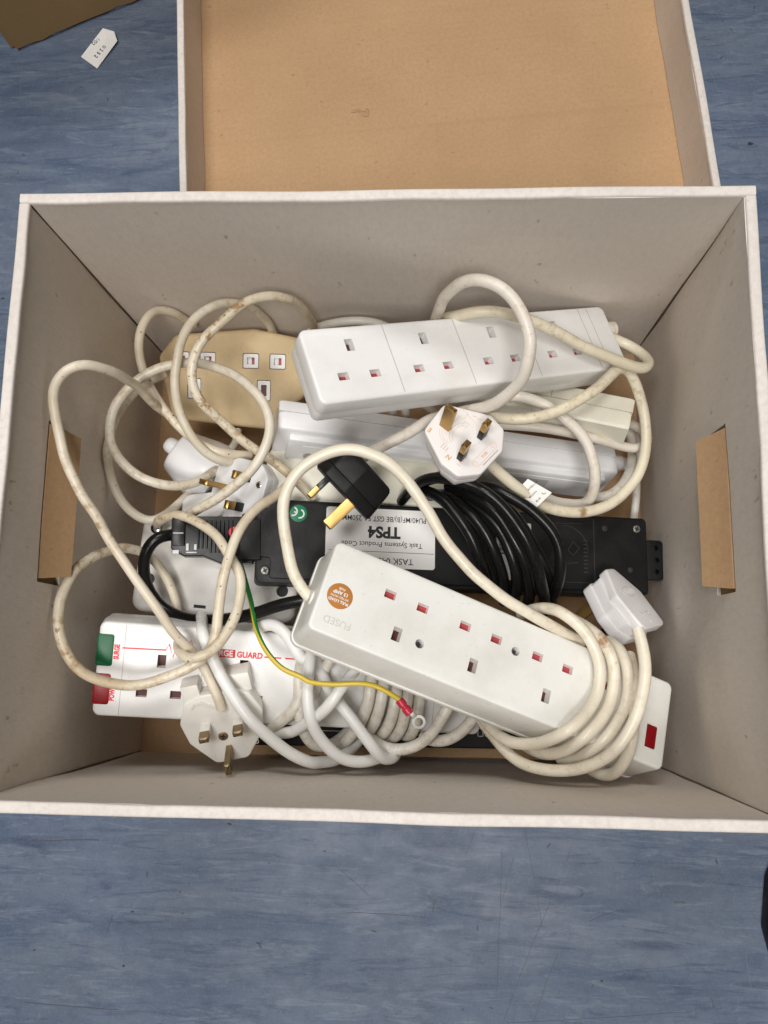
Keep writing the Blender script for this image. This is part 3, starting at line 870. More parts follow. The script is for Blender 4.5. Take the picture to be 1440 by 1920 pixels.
board('side_panel', 0, 330, 1, 262, 5, 'kraft_dark', carton, (0, 0, 0), (0, 0, 0), 2.0, 4.0)
board('side_panel', 5.6, 300, 1, 262, 5, 'kraft_dark', carton, (0, 0, 0), (0, 0, PI / 2), 1.0, 1.0)
board('side_panel', 0, 330, 1, 262, 5, 'kraft_dark', carton, (0, 0.300, 0), (0, 0, 0), 1.0, 1.0)
board('side_panel', 5.6, 299, 1, 262, 5, 'kraft_dark', carton, (0.330, 0, 0), (0, 0, PI / 2), 1.0, 1.0)
bm = bmesh.new(); box(bm, -4, 324, 6, 299, 0.2, 4)
link('base_panel', bm, M['kraft_dark'], carton, smooth=False)

# ------------------------------------------------------------------ paper label on the floor
plab = empty('paper_label', (-0.3008, 0.497, 0.0008), (0, 0, 0), 'small white paper label with handwriting lying on the floor beside the carton', 'label')
bm = bmesh.new()
q = [(-18.1, -6.7), (-0.8, -19.9), (18.9, 7.5), (15.5, 17.2), (2.6, 23.4)]
zz = [0.4, 0.2, 3.6, 4.6, 2.0]
a = [bm.verts.new((x * K, y * K, z * K)) for (x, y), z in zip(q, zz)]
b = [bm.verts.new((x * K, y * K, (z + .3) * K)) for (x, y), z in zip(q, zz)]
fold = bm.verts.new((6.5 * K, 13.5 * K, 0.9 * K))
for i in range(5):
    bm.faces.new((b[i], b[(i + 1) % 5], fold))
    bm.faces.new((a[i], a[(i + 1) % 5], b[(i + 1) % 5], b[i]))
link('paper', bm, M['label_white'], plab, smooth=False)
for s, size, x, y, r in (('0 2 5 2', 5.5, 1.0, -2.0, 0.95 + PI), ('1/02', 5.5, -4.0, 9.5, 0.75 + PI)):
    t = text(s, size, x, y, 1.6, r, M['black_print'], plab, ext=.02)
    t.rotation_euler = (0.02, -0.02, r)

# ------------------------------------------------------------------ black shoe at the right edge
shoe = empty('black_shoe', (0.349, -0.292, 0), (0, 0, 0.22), 'black rounded shoe toe poking in at the lower right edge of the floor', 'shoe')
out = rpoly([(-48, -150), (48, -150), (50, 0), (34, 44), (0, 56), (-34, 44), (-50, 0)], 22, 6)
bm = bmesh.new(); slab(bm, out, 0.5, 15, 2.5, 1.5)
link('sole', bm, M['black'], shoe)
bm = bmesh.new(); slab(bm, offset(out, -4), 15.3, 52, 22, .5, seg=8)
link('upper', bm, M['black_gloss'], shoe, angle=60)

# ------------------------------------------------------------------ socket bodies


def body(name, P, z0, z1, mat, parent, rt=1.6, rb=.6, draft=0.0, holes=()):
    bm = bmesh.new()
    slab(bm, P, z0, z1, rt, rb, draft, holes)
    return link(name, bm, M[mat], parent, angle=40)


def hole(x, y, w, h):
    return [(x - w / 2, y - h / 2), (x + w / 2, y - h / 2), (x + w / 2, y + h / 2), (x - w / 2, y + h / 2)]


def shutters(parent, lst, mat='shutter'):
    """Red safety shutters at the bottom of the pin slots: lst of (x, y, w, h, depth, material)."""
    for x, y, w, h, d, mt in lst:
        bm = bmesh.new()
        box(bm, x - w / 2 - .4, x + w / 2 + .4, y - h / 2 - .4, y + h / 2 + .4, -d - 2.0, -d + .02)
        link('shutter', bm, M[mt], parent, smooth=False)


def socket_holes(xs, ye, es, lw=7.2, lh=5.4, ew=5.6, eh=8.8, dl=4.0, de=7.0):
    """Three slots per socket; line and neutral at y=ye, earth at ye+es."""
    H, SH = [], []
    for x in xs:
        for dx in (-11.1, 11.1):
            H.append((hole(x + dx, ye, lw, lh), dl)); SH.append((x + dx, ye, lw, lh, dl, 'shutter'))
        H.append((hole(x, ye + es, ew, eh), de)); SH.append((x, ye + es, ew, eh, de, 'dark_slot'))
    return H, SH


# ---- front lead: cream white four-gang bar, cream cable, greyish plug
A = empty('extension_lead', (0.0163, -0.0573, 0.2129), (-0.3548, 0.2847, -0.3731),
          'warm white four socket bar with copper fuse sticker, its cream cable coiled round one end', 'extension lead')
hs, sh = socket_holes((0, 52, 104, 156), 0, -22.2)
hs += [(circ(15.5, -22.2, 2.9, 16), 4), (circ(77.5, -3.0 + 0.5, 2.9, 16), 4)]
hs += [(hole(181.5, -20.5, 7.5, 15.0), 1.4)]
PA = rrect(-53.2, 193.2, -39.2, 20.0, 4.5)
body('socket_body', PA, -33, 0, 'cream_white', A, 1.8, .3, 1.5, hs)
body('base_plate', offset(PA, 2.3), -38, -33.2, 'cream_white', A, 0.6, .6)
shutters(A, sh)
screw(A, 15.5, -22.2, -2.6, 2.5)
screw(A, 77.5, -2.5, -2.6, 2.5)
bm = bmesh.new(); box(bm, 178, 185, -27.6, -13.4, -1.2, 1.0, .6)
link('neon_light', bm, M['red_lens'], A)
bm = bmesh.new(); slab(bm, circ(0, 0, 8.1, 40), 0.02, 0.14, .02, .02)
st = link('fuse_sticker', bm, M['copper_sticker'], A, (-0.0405, -0.0136, 0))
for s, size, y, b in (('FULL LOAD', 2.5, -3.4, .10), ('FITTED WITH', 1.9, -.7, .03), ('13 AMP', 3.0, 2.0, .12), ('FUSE', 1.9, 4.7, .05)):
    text(s, size, 0, y, 0.2, PI, M['white_print'], st, b)
text('FUSED', 6.2, -37, -29.5, 0.03, PI + .02, M['emboss_light'], A, .05, ext=.10)
bm = bmesh.new(); lathe(bm, [(4.9, -3), (5.0, 0), (4.5, 1.2), (4.0, 1.4)], 20)
link('cable_grommet', bm, M['cream_white'], A, (-0.0535, -0.0150, -0.017), (0, -PI / 2, 0))
for k in ('F0', 'F1', 'F3', 'F4', 'F5'):
    cab(k, 'c_cream', A)
cab('F2', cable_mat('cream_cable_scorched', (0.79, 0.725, 0.595), 0.25, 0.3, 0.30, 4.1, (burn_at('F2', 2), 5.0)), A)

# ---- rear lead: white four-gang bar
B = empty('extension_lead', (-0.0149, 0.0852, 0.2213), (-0.1308, 0.439, 0.2738),
          'white four socket bar lying slanted along the rear wall under a looped cable', 'extension lead')
hs, sh = socket_holes((0, 54.2, 108.4, 162.6), 0, 22.2, dl=5.6)
PB_ = rrect(-31.5, 214, -17.5, 36.5, 5)
body('socket_body', PB_, -13, 0, 'white', B, 1.8, .4, 0.4, hs)
body('base_plate', offset(PB_, -0.5), -25, -13.4, 'white', B, .5, 2.2)
shutters(B, sh)
bm = bmesh.new()
for x in (27.1, 81.3, 135.5, 189.5, 197.5):
    ribbon(bm, [(x, -16), (x + .2, 0), (x, 35)], 0.5, 0.0, th=.06)  # proud grey lines paint the shadow lines of the grooves
link('seam', bm, M['groove'], B)
bm = bmesh.new(); lathe(bm, [(5.5, -2), (5.5, 3), (6.6, 3.2), (6.6, 6), (5.6, 6.2), (5.6, 8), (6.4, 8.2), (6.4, 12), (5.0, 13)], 24)
link('cable_gland', bm, M['c_pink'], B, (0.214, 0.022, -0.012), (0, PI / 2, 0))
cab('T1', 'c_yellowed', B)
cab('T1b', 'c_pink', B)

# ---- white bar lying on its edge below the rear one
C = empty('extension_bar', (-0.0786, 0.0900, 0.1500), (-0.3678, 0.2966, -0.0576),
          'white socket bar lying on its edge with its seam and batch mark showing', 'extension bar')


def profile_bar(name, prof, x0, x1, mat, parent, cap=2.0):
    """Extrude a (y,z) profile along x with slightly shrunken ends."""
    bm = bmesh.new()
    cy = sum(p[0] for p in prof) / len(prof); cz = sum(p[1] for p in prof) / len(prof)
    rings = []
    for x, s in ((x0, .90), (x0 + cap * .35, .965), (x0 + cap, 1), (x1 - cap, 1), (x1 - cap * .35, .965), (x1, .90)):
        rings.append([bm.verts.new((x * K, (cy + (y - cy) * s) * K, (cz + (z - cz) * s) * K)) for y, z in prof])
    m = len(prof)
    for A_, B_ in zip(rings, rings[1:]):
        for k in range(m):
            bm.faces.new((A_[k], A_[(k + 1) % m], B_[(k + 1) % m], B_[k]))
    bm.faces.new(rings[0][::-1]); bm.faces.new(rings[-1])
    return link(name, bm, M[mat], parent, angle=38)


upper = [(1.5, -1.8), (0.9, -0.5), (-0.4, 0), (-8.4, 0.2), (-8.4, -26), (1.5, -30)]
profile_bar('body_half', upper, 0, 270, 'white2', C, 5)
lower = [(-8.9, -0.3), (-20.6, -0.6), (-22.2, -1.4), (-23.0, -3.0), (-23.2, -33), (-20, -36), (-8.9, -36)]
profile_bar('body_half', lower, 0, 270, 'white2', C, 5)
# raised base plate of the side that faces out
bm = bmesh.new(); box(bm, 9, 261, -28.6, -22.4, -35.0, -6.5, 2.0)
link('base_plate', bm, M['white2'], C)
bm = bmesh.new(); box(bm, 20, 250, -29.1, -28.0, -33.5, -12.0, .5)
link('base_panel', bm, M['white2'], C)
lab = empty('rating_label', (0.196, -0.02922, -0.0205), (PI / 2, 0, PI))
lab.parent = C
bm = bmesh.new(); box(bm, -20, 20, -5, 5, 0, .12)
link('label_sheet', bm, M['silver_label'], lab, smooth=False)
text('BATCH', 4.0, -3, -1.2, .2, 0, M['black_print'], lab, .08)
text('0 7 6 5 2', 3.0, 5, 2.6, .2, 0, M['black_print'], lab, .0)
bm = bmesh.new(); lathe(bm, [(4, 0), (4, .3), (3.2, .35), (3.0, -.4)], 20)
link('screw_recess', bm, M['groove'], C, (0.026, -0.0292, -0.024), (PI / 2, 0, 0))
bm = bmesh.new(); lathe(bm, [(6.5, -6), (6.5, 8), (5.4, 9.5), (5.2, 14)], 22)
link('cable_gland', bm, M['lilac'], C, (0.272, -0.006, -0.012), (0, PI / 2, 0))

# ---- ivory bar behind, on its edge
D = empty('extension_bar', (0.1092, 0.1169, 0.1200), (-0.2721, -0.0864, -0.2314),
          'ivory socket bar on its edge near the right wall, under the slanted white bar', 'extension bar')
profile_bar('body_half', [(0, -2.2), (-2.0, 0), (-13.4, 0.2), (-13.4, -25), (0, -27)], -60, 75.5, 'ivory', D, 3)
profile_bar('body_half', [(-13.9, -0.3), (-25.5, -.6), (-27.2, -2.2), (-27.6, -24), (-24, -27), (-13.9, -27)], -60, 75, 'ivory', D, 3)
bm = bmesh.new(); box(bm, 14.6, 15.4, -13.2, -1.5, -2, .32)
link('seam', bm, M['groove'], D)

# ---- beige two-gang trailing socket
E = empty('trailing_socket', (-0.1038, 0.1413, 0.0894), (0.2675, -0.0356, -0.0415),
          'grubby beige two socket rubber block in the rear left corner', 'trailing socket')
PE = rpoly([(-89, 2), (-77, -49), (4, -55), (38, -23), (42, 4), (31, 19), (-9, 26), (-75, 20)], 7, 4)
hs, frames = [], []
for x in (0, -58.05):
    for dx, dy, w, h in ((-11.1, 0, 13.5, 12.5), (11.1, 0, 13.5, 12.5), (0, -23.5, 11.5, 17)):
        hs.append((rrect(x + dx - w / 2, x + dx + w / 2, dy - h / 2, dy + h / 2, 1.2, 2), 2.2))
        frames.append((x + dx, dy, w - 1.0, h - 1.0))
body('socket_body', PE, -38, 0, 'beige', E, 3.5, 2.0, 1.2, hs)
for x, y, w, h in frames:
    big = h > 14
    hw, hh = (4.6, 9.0) if big else (6.2, 5.6)
    bm = bmesh.new()
    slab(bm, rrect(x - w / 2, x + w / 2, y - h / 2, y + h / 2, 1.0, 2), -6, -.2, .3, .1, 0, [(hole(x, y, hw, hh), 4.5)])
    fr = link('slot_frame', bm, M['white'], E)
    if not big:
        bm = bmesh.new(); box(bm, x - hw / 2 - .3, x, y - hh / 2 - .3, y + hh / 2 + .3, -6.6, -3.6)
        link('slot_step', bm, M['white'], fr, smooth=False)
    bm = bmesh.new(); box(bm, x - hw / 2 - .3, x + hw / 2 + .3, y - hh / 2 - .3, y + hh / 2 + .3, -6.6, -4.7)
    link('shutter', bm, M['dark_slot' if big else 'shutter'], fr, smooth=False)
bm = bmesh.new()
ribbon(bm, rrect(-46, -17, -30, -13, 1.2, 2), .5, 0, True)
ribbon(bm, rrect(-42, -8, -48.5, -40, 1.0, 2), .5, 0, True)
for k in range(6):
    ribbon(bm, [(-22 + k * 2.0, -46.5), (-22 + k * 2.0, -42.5)], .6, 0)
link('moulded_panel', bm, M['beige'], E)
bm = bmesh.new(); lathe(bm, [(1.6, -.3), (1.3, .6), (.5, .9)], 12)
link('red_spot', bm, M['dark_slot'], E, (0.0345, 0.0060, -0.0008))

# ---- black power unit
F = empty('power_unit', (-0.0910, -0.0118, 0.1513), (-0.0187, 0.2244, -0.0075),
          'long black desk power unit with white printed label, across the middle of the box', 'power unit')
body('case', rrect(0, 298, -30, 30, 4), -36, -3.2, 'black', F, .5, 2)
body('cover', rpoly([(2, -12), (10, -12.6), (10, -27), (296, -27.5), (296, 28), (2, 28)], 2, 3), -3.2, 0, 'black', F, .5, .1)
body('mounting_lug', rrect(297, 312, -17.5, 13.5, 3.5), -9, -4.0, 'black', F, .6, .6, 0, [(circ(306, 7.5, 2.0, 14), 5.5), (circ(306.5, -2, 2.0, 14), 5.5), (circ(306, -11, 2.0, 14), 5.5)])
for x, y in ((6.5, -22.0), (288.5, 21.0), (5.8, 26.0)):
    screw(F, x, y, -.2 if x > 7 else .1, 3.0)
bm = bmesh.new()
for x, y, r in ((27, -20, 2.0), (262, 20, 2.2), (282, -11, 2.0), (20, 9, 2.4), (60, 28.2, 1.0)):
    slab(bm, circ(x, y, r, 14), .01, .06, .01, .01)
link('screw_holes', bm, M['black_print'], F)
# embossed signs
bm = bmesh.new()
ribbon(bm, [(253, -27), (253, 27)], .5, 0, th=.25)
ribbon(bm, [(228 + 20 * math.cos(t * .12), 2 + 19 * math.sin(t * .12)) for t in range(0, 14)], .4, 0, th=.25)
ribbon(bm, [(222, -18), (222, 2)], .7, 0, th=.3)
ribbon(bm, [(226.5, -18), (226.5, 2)], .7, 0, th=.3)
ribbon(bm, [(222, -9), (230, -8), (240, -7)], .5, 0, th=.25)
ribbon(bm, [(232, 2), (236, 9), (241, 4), (236, -2)], .6, 0, True, th=.3)
for k in range(9):
    ribbon(bm, [(244.5, -14 + k * 3.0), (247.5, -14 + k * 3.0)], .8, 0, th=.25)
ribbon(bm, [(210, -22), (252, -22)], .4, 0, th=.25)
ribbon(bm, [(210, 22), (244, 23)], .4, 0, th=.25)
ribbon(bm, circ(17, 13.5, 4.2, 22), .4, 0, True, th=.25)
ribbon(bm, [(13, 13.5), (21, 13.5)], .5, 0, th=.25)
ribbon(bm, [(17, 9.5), (17, 17.5)], .5, 0, th=.25)
link('embossed_marks', bm, M['emboss_dark'], F)
# green conformity sticker
bm = bmesh.new(); slab(bm, circ(0, 0, 6.2, 36), .02, .15, .02, .02)
stk = link('green_sticker', bm, M['green_sticker'], F, (0.0285, 0.0200, 0), (0, 0, -0.3))
bm = bmesh.new()
for cx in (1.0, -4.2):      # seen upside down: C to the right, E to the left
    ribbon(bm, [(cx + 3.0 * math.cos(math.radians(t)), 3.0 * math.sin(math.radians(t))) for t in range(-88, 89, 16)], 1.1, .15)
ribbon(bm, [(-4.2 + .9, 0), (-1.2, 0)], 1.0, .15)
link('lettering', bm, M['white_print'], stk)
# white label, printed the other way up
bm = bmesh.new(); slab(bm, rrect(48.5, 129, -17, 26.2, 2.2), .02, .2, .05, .02)
wl = link('product_label', bm, M['label_white'], F)
text('PU40/MF(B)/BE GST 5A 250MMF', 5.5, 90, 19.0, .25, PI, M['black_print'], wl, .02, sx=.86)
text('TPS4', 11.5, 91, 9.4, .25, PI, M['black_print'], wl, .45, sx=1.0)
text('Task Systems Product Code', 5.2, 119.5, .2, .25, PI, M['black_print'], wl, .02, align='LEFT')
text('TASK 045', 6.4, 113, -11.6, .25, PI, M['black_print'], wl, .02, align='LEFT')
bm = bmesh.new(); ribbon(bm, [(51, -5.2), (128, -5.4)], .35, .2, th=.06)
link('printed_line', bm, M['black_print'], wl)
# silver test label under the black coil
bm = bmesh.new(); slab(bm, rrect(176, 203, -22, 21, 1.2), .02, .15, .02, .02)
sl = link('test_label', bm, M['silver_label'], F)
bm = bmesh.new()
y = 19.0
for k in range(22):
    w = random.choice((.3, .5, .9))
    ribbon(bm, [(178, y), (184.5, y)], w, .15, th=.04); y -= w + random.choice((.35, .5, .8))
link('barcode', bm, M['black_print'], sl)
text('0800 888 8000', 3.4, 188.0, -6, .2, PI / 2, M['black_print'], sl, .06)
text('etest', 9.5, 197.5, -13, .2, PI / 2, M['black_print'], sl, .25)
bm = bmesh.new(); ribbon(bm, circ(197.5, 15, 4.0, 20), .9, .15, True, th=.04)
link('printed_ring', bm, M['black_print'], sl)
# thick black flex and plug connector
conn = empty('cable_connector', (-0.0922, -0.0105, 0.1515), (-0.0187, 0.17, 0.03),
             'black ribbed connector with a red dot and thick black flex, plugged into the power unit', 'connector')
body('connector_shell', rpoly([(-58, 14), (-58, -8), (-49, -13), (-36, -13), (-24, -18), (-1, -18), (-1, 15), (-40, 15)], 1.5, 3), -12, -.6, 'black_gloss', conn, .8, .8)
bm = bmesh.new()
for k in range(9):
    x = -40 + k * 2.9
    box(bm, x, x + 1.3, -11 + (3 if k < 3 else 0), 12, -.8, .9, .3)
link('grip_ribs', bm, M['black_gloss'], conn)
body('connector_nose', rrect(-11, 4, -16, 13, 1.5), -12, .5, 'black', conn, .8, .8)
bm = bmesh.new(); slab(bm, circ(-14.5, 3.5, 4.0, 24), .5, .75, .05, .05)
link('red_dot', bm, M['red_print'], conn)
bm = bmesh.new()
box(bm, -57, -48.5, -6, 12.5, -.6, 1.2, .4)
link('strain_relief', bm, M['black_gloss'], conn)
bm = bmesh.new()
box(bm, -47.5, -45.6, -9.5, -4.5, -.5, .35, .2)
box(bm, -47.5, -40, -11.2, -10.3, -.5, .35, .2)
box(bm, -42, -40.2, -9, -5, -.5, .35, .2)
box(bm, -56.5, -49.5, 2.4, 3.0, 1.2, 1.4)
box(bm, -56.5, -52.5, -11.5, -9, -1.0, -.5)
link('clear_plastic_glints', bm, M['silver_label'], conn)  # opaque grey slivers drawn for the clear plastic and its glints
cab('KB', 'c_black', conn)
# coil of black flex on top of the unit
coil = lone_cable(('b4', 'b1', 'b2', 'b3', 'b5', 'b6', 'b7', 'b8'), 'c_black', 'coil of black rubber flex looped over the black power unit', name='cable_coil')

# ---- back of a white square box
G = empty('junction_block', (-0.1272, -0.0300, 0.1150), (-0.05, 0.05, -0.075),
          'dull white two socket block lying face down by the left wall, its screws showing', 'socket block')
body('block_body', rrect(-61, 61, -36, 37, 9), -26, 0, 'grey_white', G, 4.0, 2.0, 1.0,
     [(circ(-50, 27, 4.6, 20), 2.5), (hole(-9.5, -29, 9, 2.4), 3), (circ(-50, -12, 4.4, 18), 5), (circ(50, -12, 4.4, 18), 5), (circ(50, 27, 4.6, 20), 2.5)])
screw(G, -50, 27, -2.2, 3.4)
screw(G, 50, 27, -2.2, 3.4)
bm = bmesh.new(); ribbon(bm, circ(0, 0, 7.2, 30), .5, -.02, True, .12); ribbon(bm, circ(0, 0, 3.4, 24), .7, -.02, True, .2)
slab(bm, circ(0, 0, 1.7, 14), 0, .3, .1, .1)
link('screw_boss', bm, M['grey_white'], G)
bm = bmesh.new(); box(bm, -14, -5, -30.2, -27.8, -3.4, -2.9)
box(bm, -54.5, -45.5, -16.5, -7.5, -5.4, -4.9); box(bm, 45.5, 54.5, -16.5, -7.5, -5.4, -4.9)
link('slot_bottom', bm, M['black_print'], G)

# ---- surge protected lead
Hh = empty('extension_lead', (-0.1499, -0.1188, 0.1668), (0.2013, 0.2408, -0.0541),
           'white surge protected socket bar with green and red lamps, wrapped in its white cable', 'extension lead')
hs, sh = socket_holes((0, 54.3, 108.6, 162.9), 0, 22.2)
PH = rrect(-41.5, 226, -17, 46.5, 5)
body('socket_body', PH, -18, 0, 'white', Hh, 2.2, .3, .6, hs)
body('base_plate', offset(PH, -.6), -36, -18.4, 'white', Hh, .4, 2)
shutters(Hh, [(a_, b_, c_, d_, e_, 'dark_slot') for a_, b_, c_, d_, e_, f_ in sh])
for y0, y1, mt, nm in ((16.8, 38.2, 'green_lens', 'green_lamp'), (-9.0, 11.9, 'red_lens', 'red_lamp')):
    bm = bmesh.new()
    slab(bm, rrect(-42.2, -31.5, y0, y1, 1.8), -6, .25, .5, .3)
    lp = link(nm, bm, M[mt], Hh)
    bm = bmesh.new()
    k = y0 + 2
    while k < y1 - 2:
        box(bm, -41, -33, k, k + .35, .2, .42); k += 1.0
    link('lens_ribs', bm, M[mt], lp, smooth=False)
text('SURGE', 4.6, -29.2, 26.7, .04, PI / 2, M['red_print'], Hh, .26, sx=.72)
text('POWER', 4.6, -29.8, -.5, .04, PI / 2, M['red_print'], Hh, .26, sx=.72)
bm = bmesh.new()
ribbon(bm, [(-26, 29.6), (2, 30), (4, 34.2), (7, 25.4), (10, 37), (14, 23), (18, 38), (23, 24), (27, 36.5), (30, 27.5), (32, 30)], .95, .0, th=.05)
ribbon(bm, [(67.5, 29.6), (79, 29.6)], 1.0, 0, th=.05)
ribbon(bm, [(81.8, 29.6), (92, 29.6)], 1.0, 0, th=.05)
ribbon(bm, [(95, 29.6), (130, 29.6)], 1.0, 0, th=.05)
link('printed_trace', bm, M['red_print'], Hh)
bm = bmesh.new(); slab(bm, rrect(29.0, 47.8, 27.6, 33.2, .4, 2), .0, .07, .01, .01)
rb_ = link('printed_panel', bm, M['red_print'], Hh)
text('SURGE', 5.6, 38.5, 30.3, .10, 0, M['white_print'], rb_, .18, ext=.02, sx=.92)
text('GUARD', 5.6, 57.6, 30.0, .04, 0, M['red_print'], Hh, .22, sx=.90)
bm = bmesh.new()
for x in (-24.6, 27, 100.5, 190):
    ribbon(bm, [(x, -15.6), (x, 45)], .35, 0, th=.05)
link('seam', bm, M['groove'], Hh)
for k in ('W1', 'W2', 'W3', 'W4', 'W10'):
    cab(k, 'c_white', Hh)
for k in ('W5', 'W9', 'W6', 'K1', 'K2', 'K3', 'K4', 'K5', 'W7', 'W8'):
    cab(k, 'c_offwhite', Hh)

# ---- black bar on the box floor at the front
L = empty('extension_bar', (-0.110, -0.1655, 0.0430), (0, 0, 0.006), 'plain black bar lowest in the box along the front wall', 'extension bar')
body('case', rrect(0, 290, 0, 56, 3), -36, 0, 'black', L, 1.0, 1)
bm = bmesh.new()
for x in (181, 187):
    ribbon(bm, rrect(x, x + 4, 9.5, 15.5, .5, 2), .6, 0, True, th=.2)
ribbon(bm, [(168, 12.5), (180, 12.5)], 1.0, 0, th=.2)
ribbon(bm, [(10, 12), (150, 12)], .5, 0, th=.2)
link('embossed_marks', bm, M['silver_label'], L)

# ------------------------------------------------------------------ plugs
PLUG = [(13, 33), (-13, 33), (-25, 6), (-24, -8), (-15, -16.5), (15, -16.5), (24, -8), (25, 6)]


def pins(parent, pin_mat, sleeve_mat, sl=9.0, which='LNE'):
    for key, x, y, w, h, L_ in (('L', 11.1, 0, 6.4, 4.0, 17.7), ('N', -11.1, 0, 6.4, 4.0, 17.7), ('E', 0, 22.2, 4.0, 8.0, 22.7)):
        if key not in which: continue
        bm = bmesh.new()
        z0 = sl if key != 'E' else -1
        slab(bm, rrect(x - w / 2, x + w / 2, y - h / 2, y + h / 2, .45, 2), z0, L_, 1.1, .05, 0, seg=1)
        pn = link('pin', bm, M[pin_mat], parent, angle=25)
        if key != 'E':
            bm = bmesh.new()
            box(bm, x - w / 2 - .02, x + w / 2 + .02, y - h / 2 - .02, y + h / 2 + .02, -1, sl, .25)
            link('sleeve', bm, M[sleeve_mat], pn, angle=25)


def plug(name, loc, rot, mat, label, pin_mat='brass', sleeve='black_gloss', P=PLUG, depth=22, taper=-2.5, group=None, which='LNE', waist=None):
    o = empty(name, loc, rot, label, 'plug', group)
    R_ = rpoly(P, 5.5, 4)
    body('plug_base', R_, -8, 0, mat, o, 1.2, .4, taper * .3)
    if waist is None:
        body('plug_cover', offset(R_, taper * .35), -depth, -8.2, mat, o, .3, 4.5, taper)
    else:
        body('plug_waist', offset(R_, waist), -depth, -7.8, mat, o, .3, .3, 0)
    pins(o, pin_mat, sleeve, which=which)
    return o


# printed plug facing up in the middle right
P1 = plug('mains_plug', (0.0575, 0.0455, 0.1935), (-0.0818, 0.3239, 0.8642), 'pinkish',
          'pinkish white plug lying pins up, its face printed with an orange wiring diagram', P=[(14, 34), (-12, 31), (-24, 7), (-24, -7), (-12, -17), (12, -17), (26, -8), (29, 5)])
bm = bmesh.new()
arc = lambda cx, cy, rx, ry, a0, a1: [(cx + rx * math.cos(math.radians(a0 + (a1 - a0) * k / 14)), cy + ry * math.sin(math.radians(a0 + (a1 - a0) * k / 14))) for k in range(15)]
ribbon(bm, arc(3, 10, 10, 8, 170, 20), .35, 0, th=.04)
ribbon(bm, arc(3, 10, 8, 6, 170, 20), .35, 0, th=.04)
ribbon(bm, arc(-2, 14, 8, 10, 100, 190), .35, 0, th=.04)
ribbon(bm, arc(-2, 14, 6.4, 8.4, 100, 190), .35, 0, th=.04)
ribbon(bm, arc(6, 8, 9, 10, 200, 330), .35, 0, th=.04)
ribbon(bm, rrect(13, 18.5, 17, 23, .3, 2), .35, 0, True, th=.04)
ribbon(bm, rrect(8.5, 12.5, 11.5, 15, .3, 2), .35, 0, True, th=.04)
ribbon(bm, rrect(-11, 13, -12.5, -7.5, 2.4, 4), .4, 0, True, th=.04)
ribbon(bm, circ(-8.4, -10, 1.4, 14), .4, 0, True, th=.04)
ribbon(bm, circ(10.4, -10, 1.4, 14), .4, 0, True, th=.04)
ribbon(bm, [(18, 18), (16, 8), (12, 5)], .35, 0, th=.04)
for k in range(3):
    ribbon(bm, [(-15.0, 10.5 + k * 2), (-11.5 + k * .5, 10.8 + k * 2)], .8, 0, th=.04)
    ribbon(bm, [(-17 + k * 2.1, -3.6), (-17 + k * 2.1, -.6)], .8, 0, th=.04)
    ribbon(bm, [(-6, -14.2 + k * .1), (10, -14.4)], .5, 0, th=.04)
for k in range(4):
    ribbon(bm, [(19.5 + k * .7, 14 - 4 * k), (20.5 + k * .7, 11.5 - 4 * k)], .8, 0, th=.04)
    ribbon(bm, [(6 + k * 1.7, 20.5), (6.9 + k * 1.7, 20.5)], 1.2, 0, th=.04)
link('wiring_diagram', bm, M['pale_print'], P1)
text('E', 5.0, -9.3, 28.2, .03, PI / 2 + .1, M['orange_print'], P1, .12, ext=.03)
text('N', 4.6, -17.0, 6.2, .03, PI / 2, M['orange_print'], P1, .12, ext=.03)
text('L', 4.0, 19.6, 1.4, .03, PI / 2, M['orange_print'], P1, .08, ext=.03)
text('FUSE', 2.6, 1.0, -10, .03, 0.0, M['orange_print'], P1, .05, ext=.03)
cab('T2', cable_mat('yellowed_cable_marked', (0.745, 0.685, 0.535), 0.35, 0.38, 0.36, 6.7, (burn_at('T2', 7), 3.6)), P1)
# folded paper tag round its flex
tg = empty('cable_tag', (0.0985, 0.0199, 0.1500), (0, 0, 0), 'small folded white paper tag wrapped round the yellowed flex', 'tag')
bm = bmesh.new()
q = [(-8.8, 2.0, 8.0), (-0.3, 11.2, 9.0), (16.2, 1.8, 8.0), (6.1, -8.1, 6.5)]
a = [bm.verts.new((x * K, y * K, z * K)) for x, y, z in q]
b = [bm.verts.new((x * K, y * K, (z + .25) * K)) for x, y, z in q]
bm.faces.new(b); bm.faces.new(a[::-1])
for i in range(4): bm.faces.new((a[i], a[(i + 1) % 4], b[(i + 1) % 4], b[i]))
link('tag_flap', bm, M['label_white'], tg, smooth=False)
bm = bmesh.new(); lathe(bm, [(4.4, -8.5), (4.45, -8.4), (4.5, 7.5), (4.4, 7.6)], 22)
link('tag_wrap', bm, M['label_white'], tg, (0, 0, -0.0005), Vector((14.5, -7.6, -7.0)).to_track_quat('Z', 'Y').to_euler())
for s, x, y, z in (('GREEN/YELLOW', 1.6, 5.0, 8.9), ('BROWN', 3.3, .4, 8.3), ('BLUE', 6.9, -3.2, 7.8)):
    t = text(s, 1.9, x, y, z, .78, M['black_print'], tg, .0)
bm = bmesh.new(); ribbon(bm, circ(10.6, 2.0, 1.3, 14), .4, 8.15, True, .1)
link('printed_ring', bm, M['black_print'], tg)

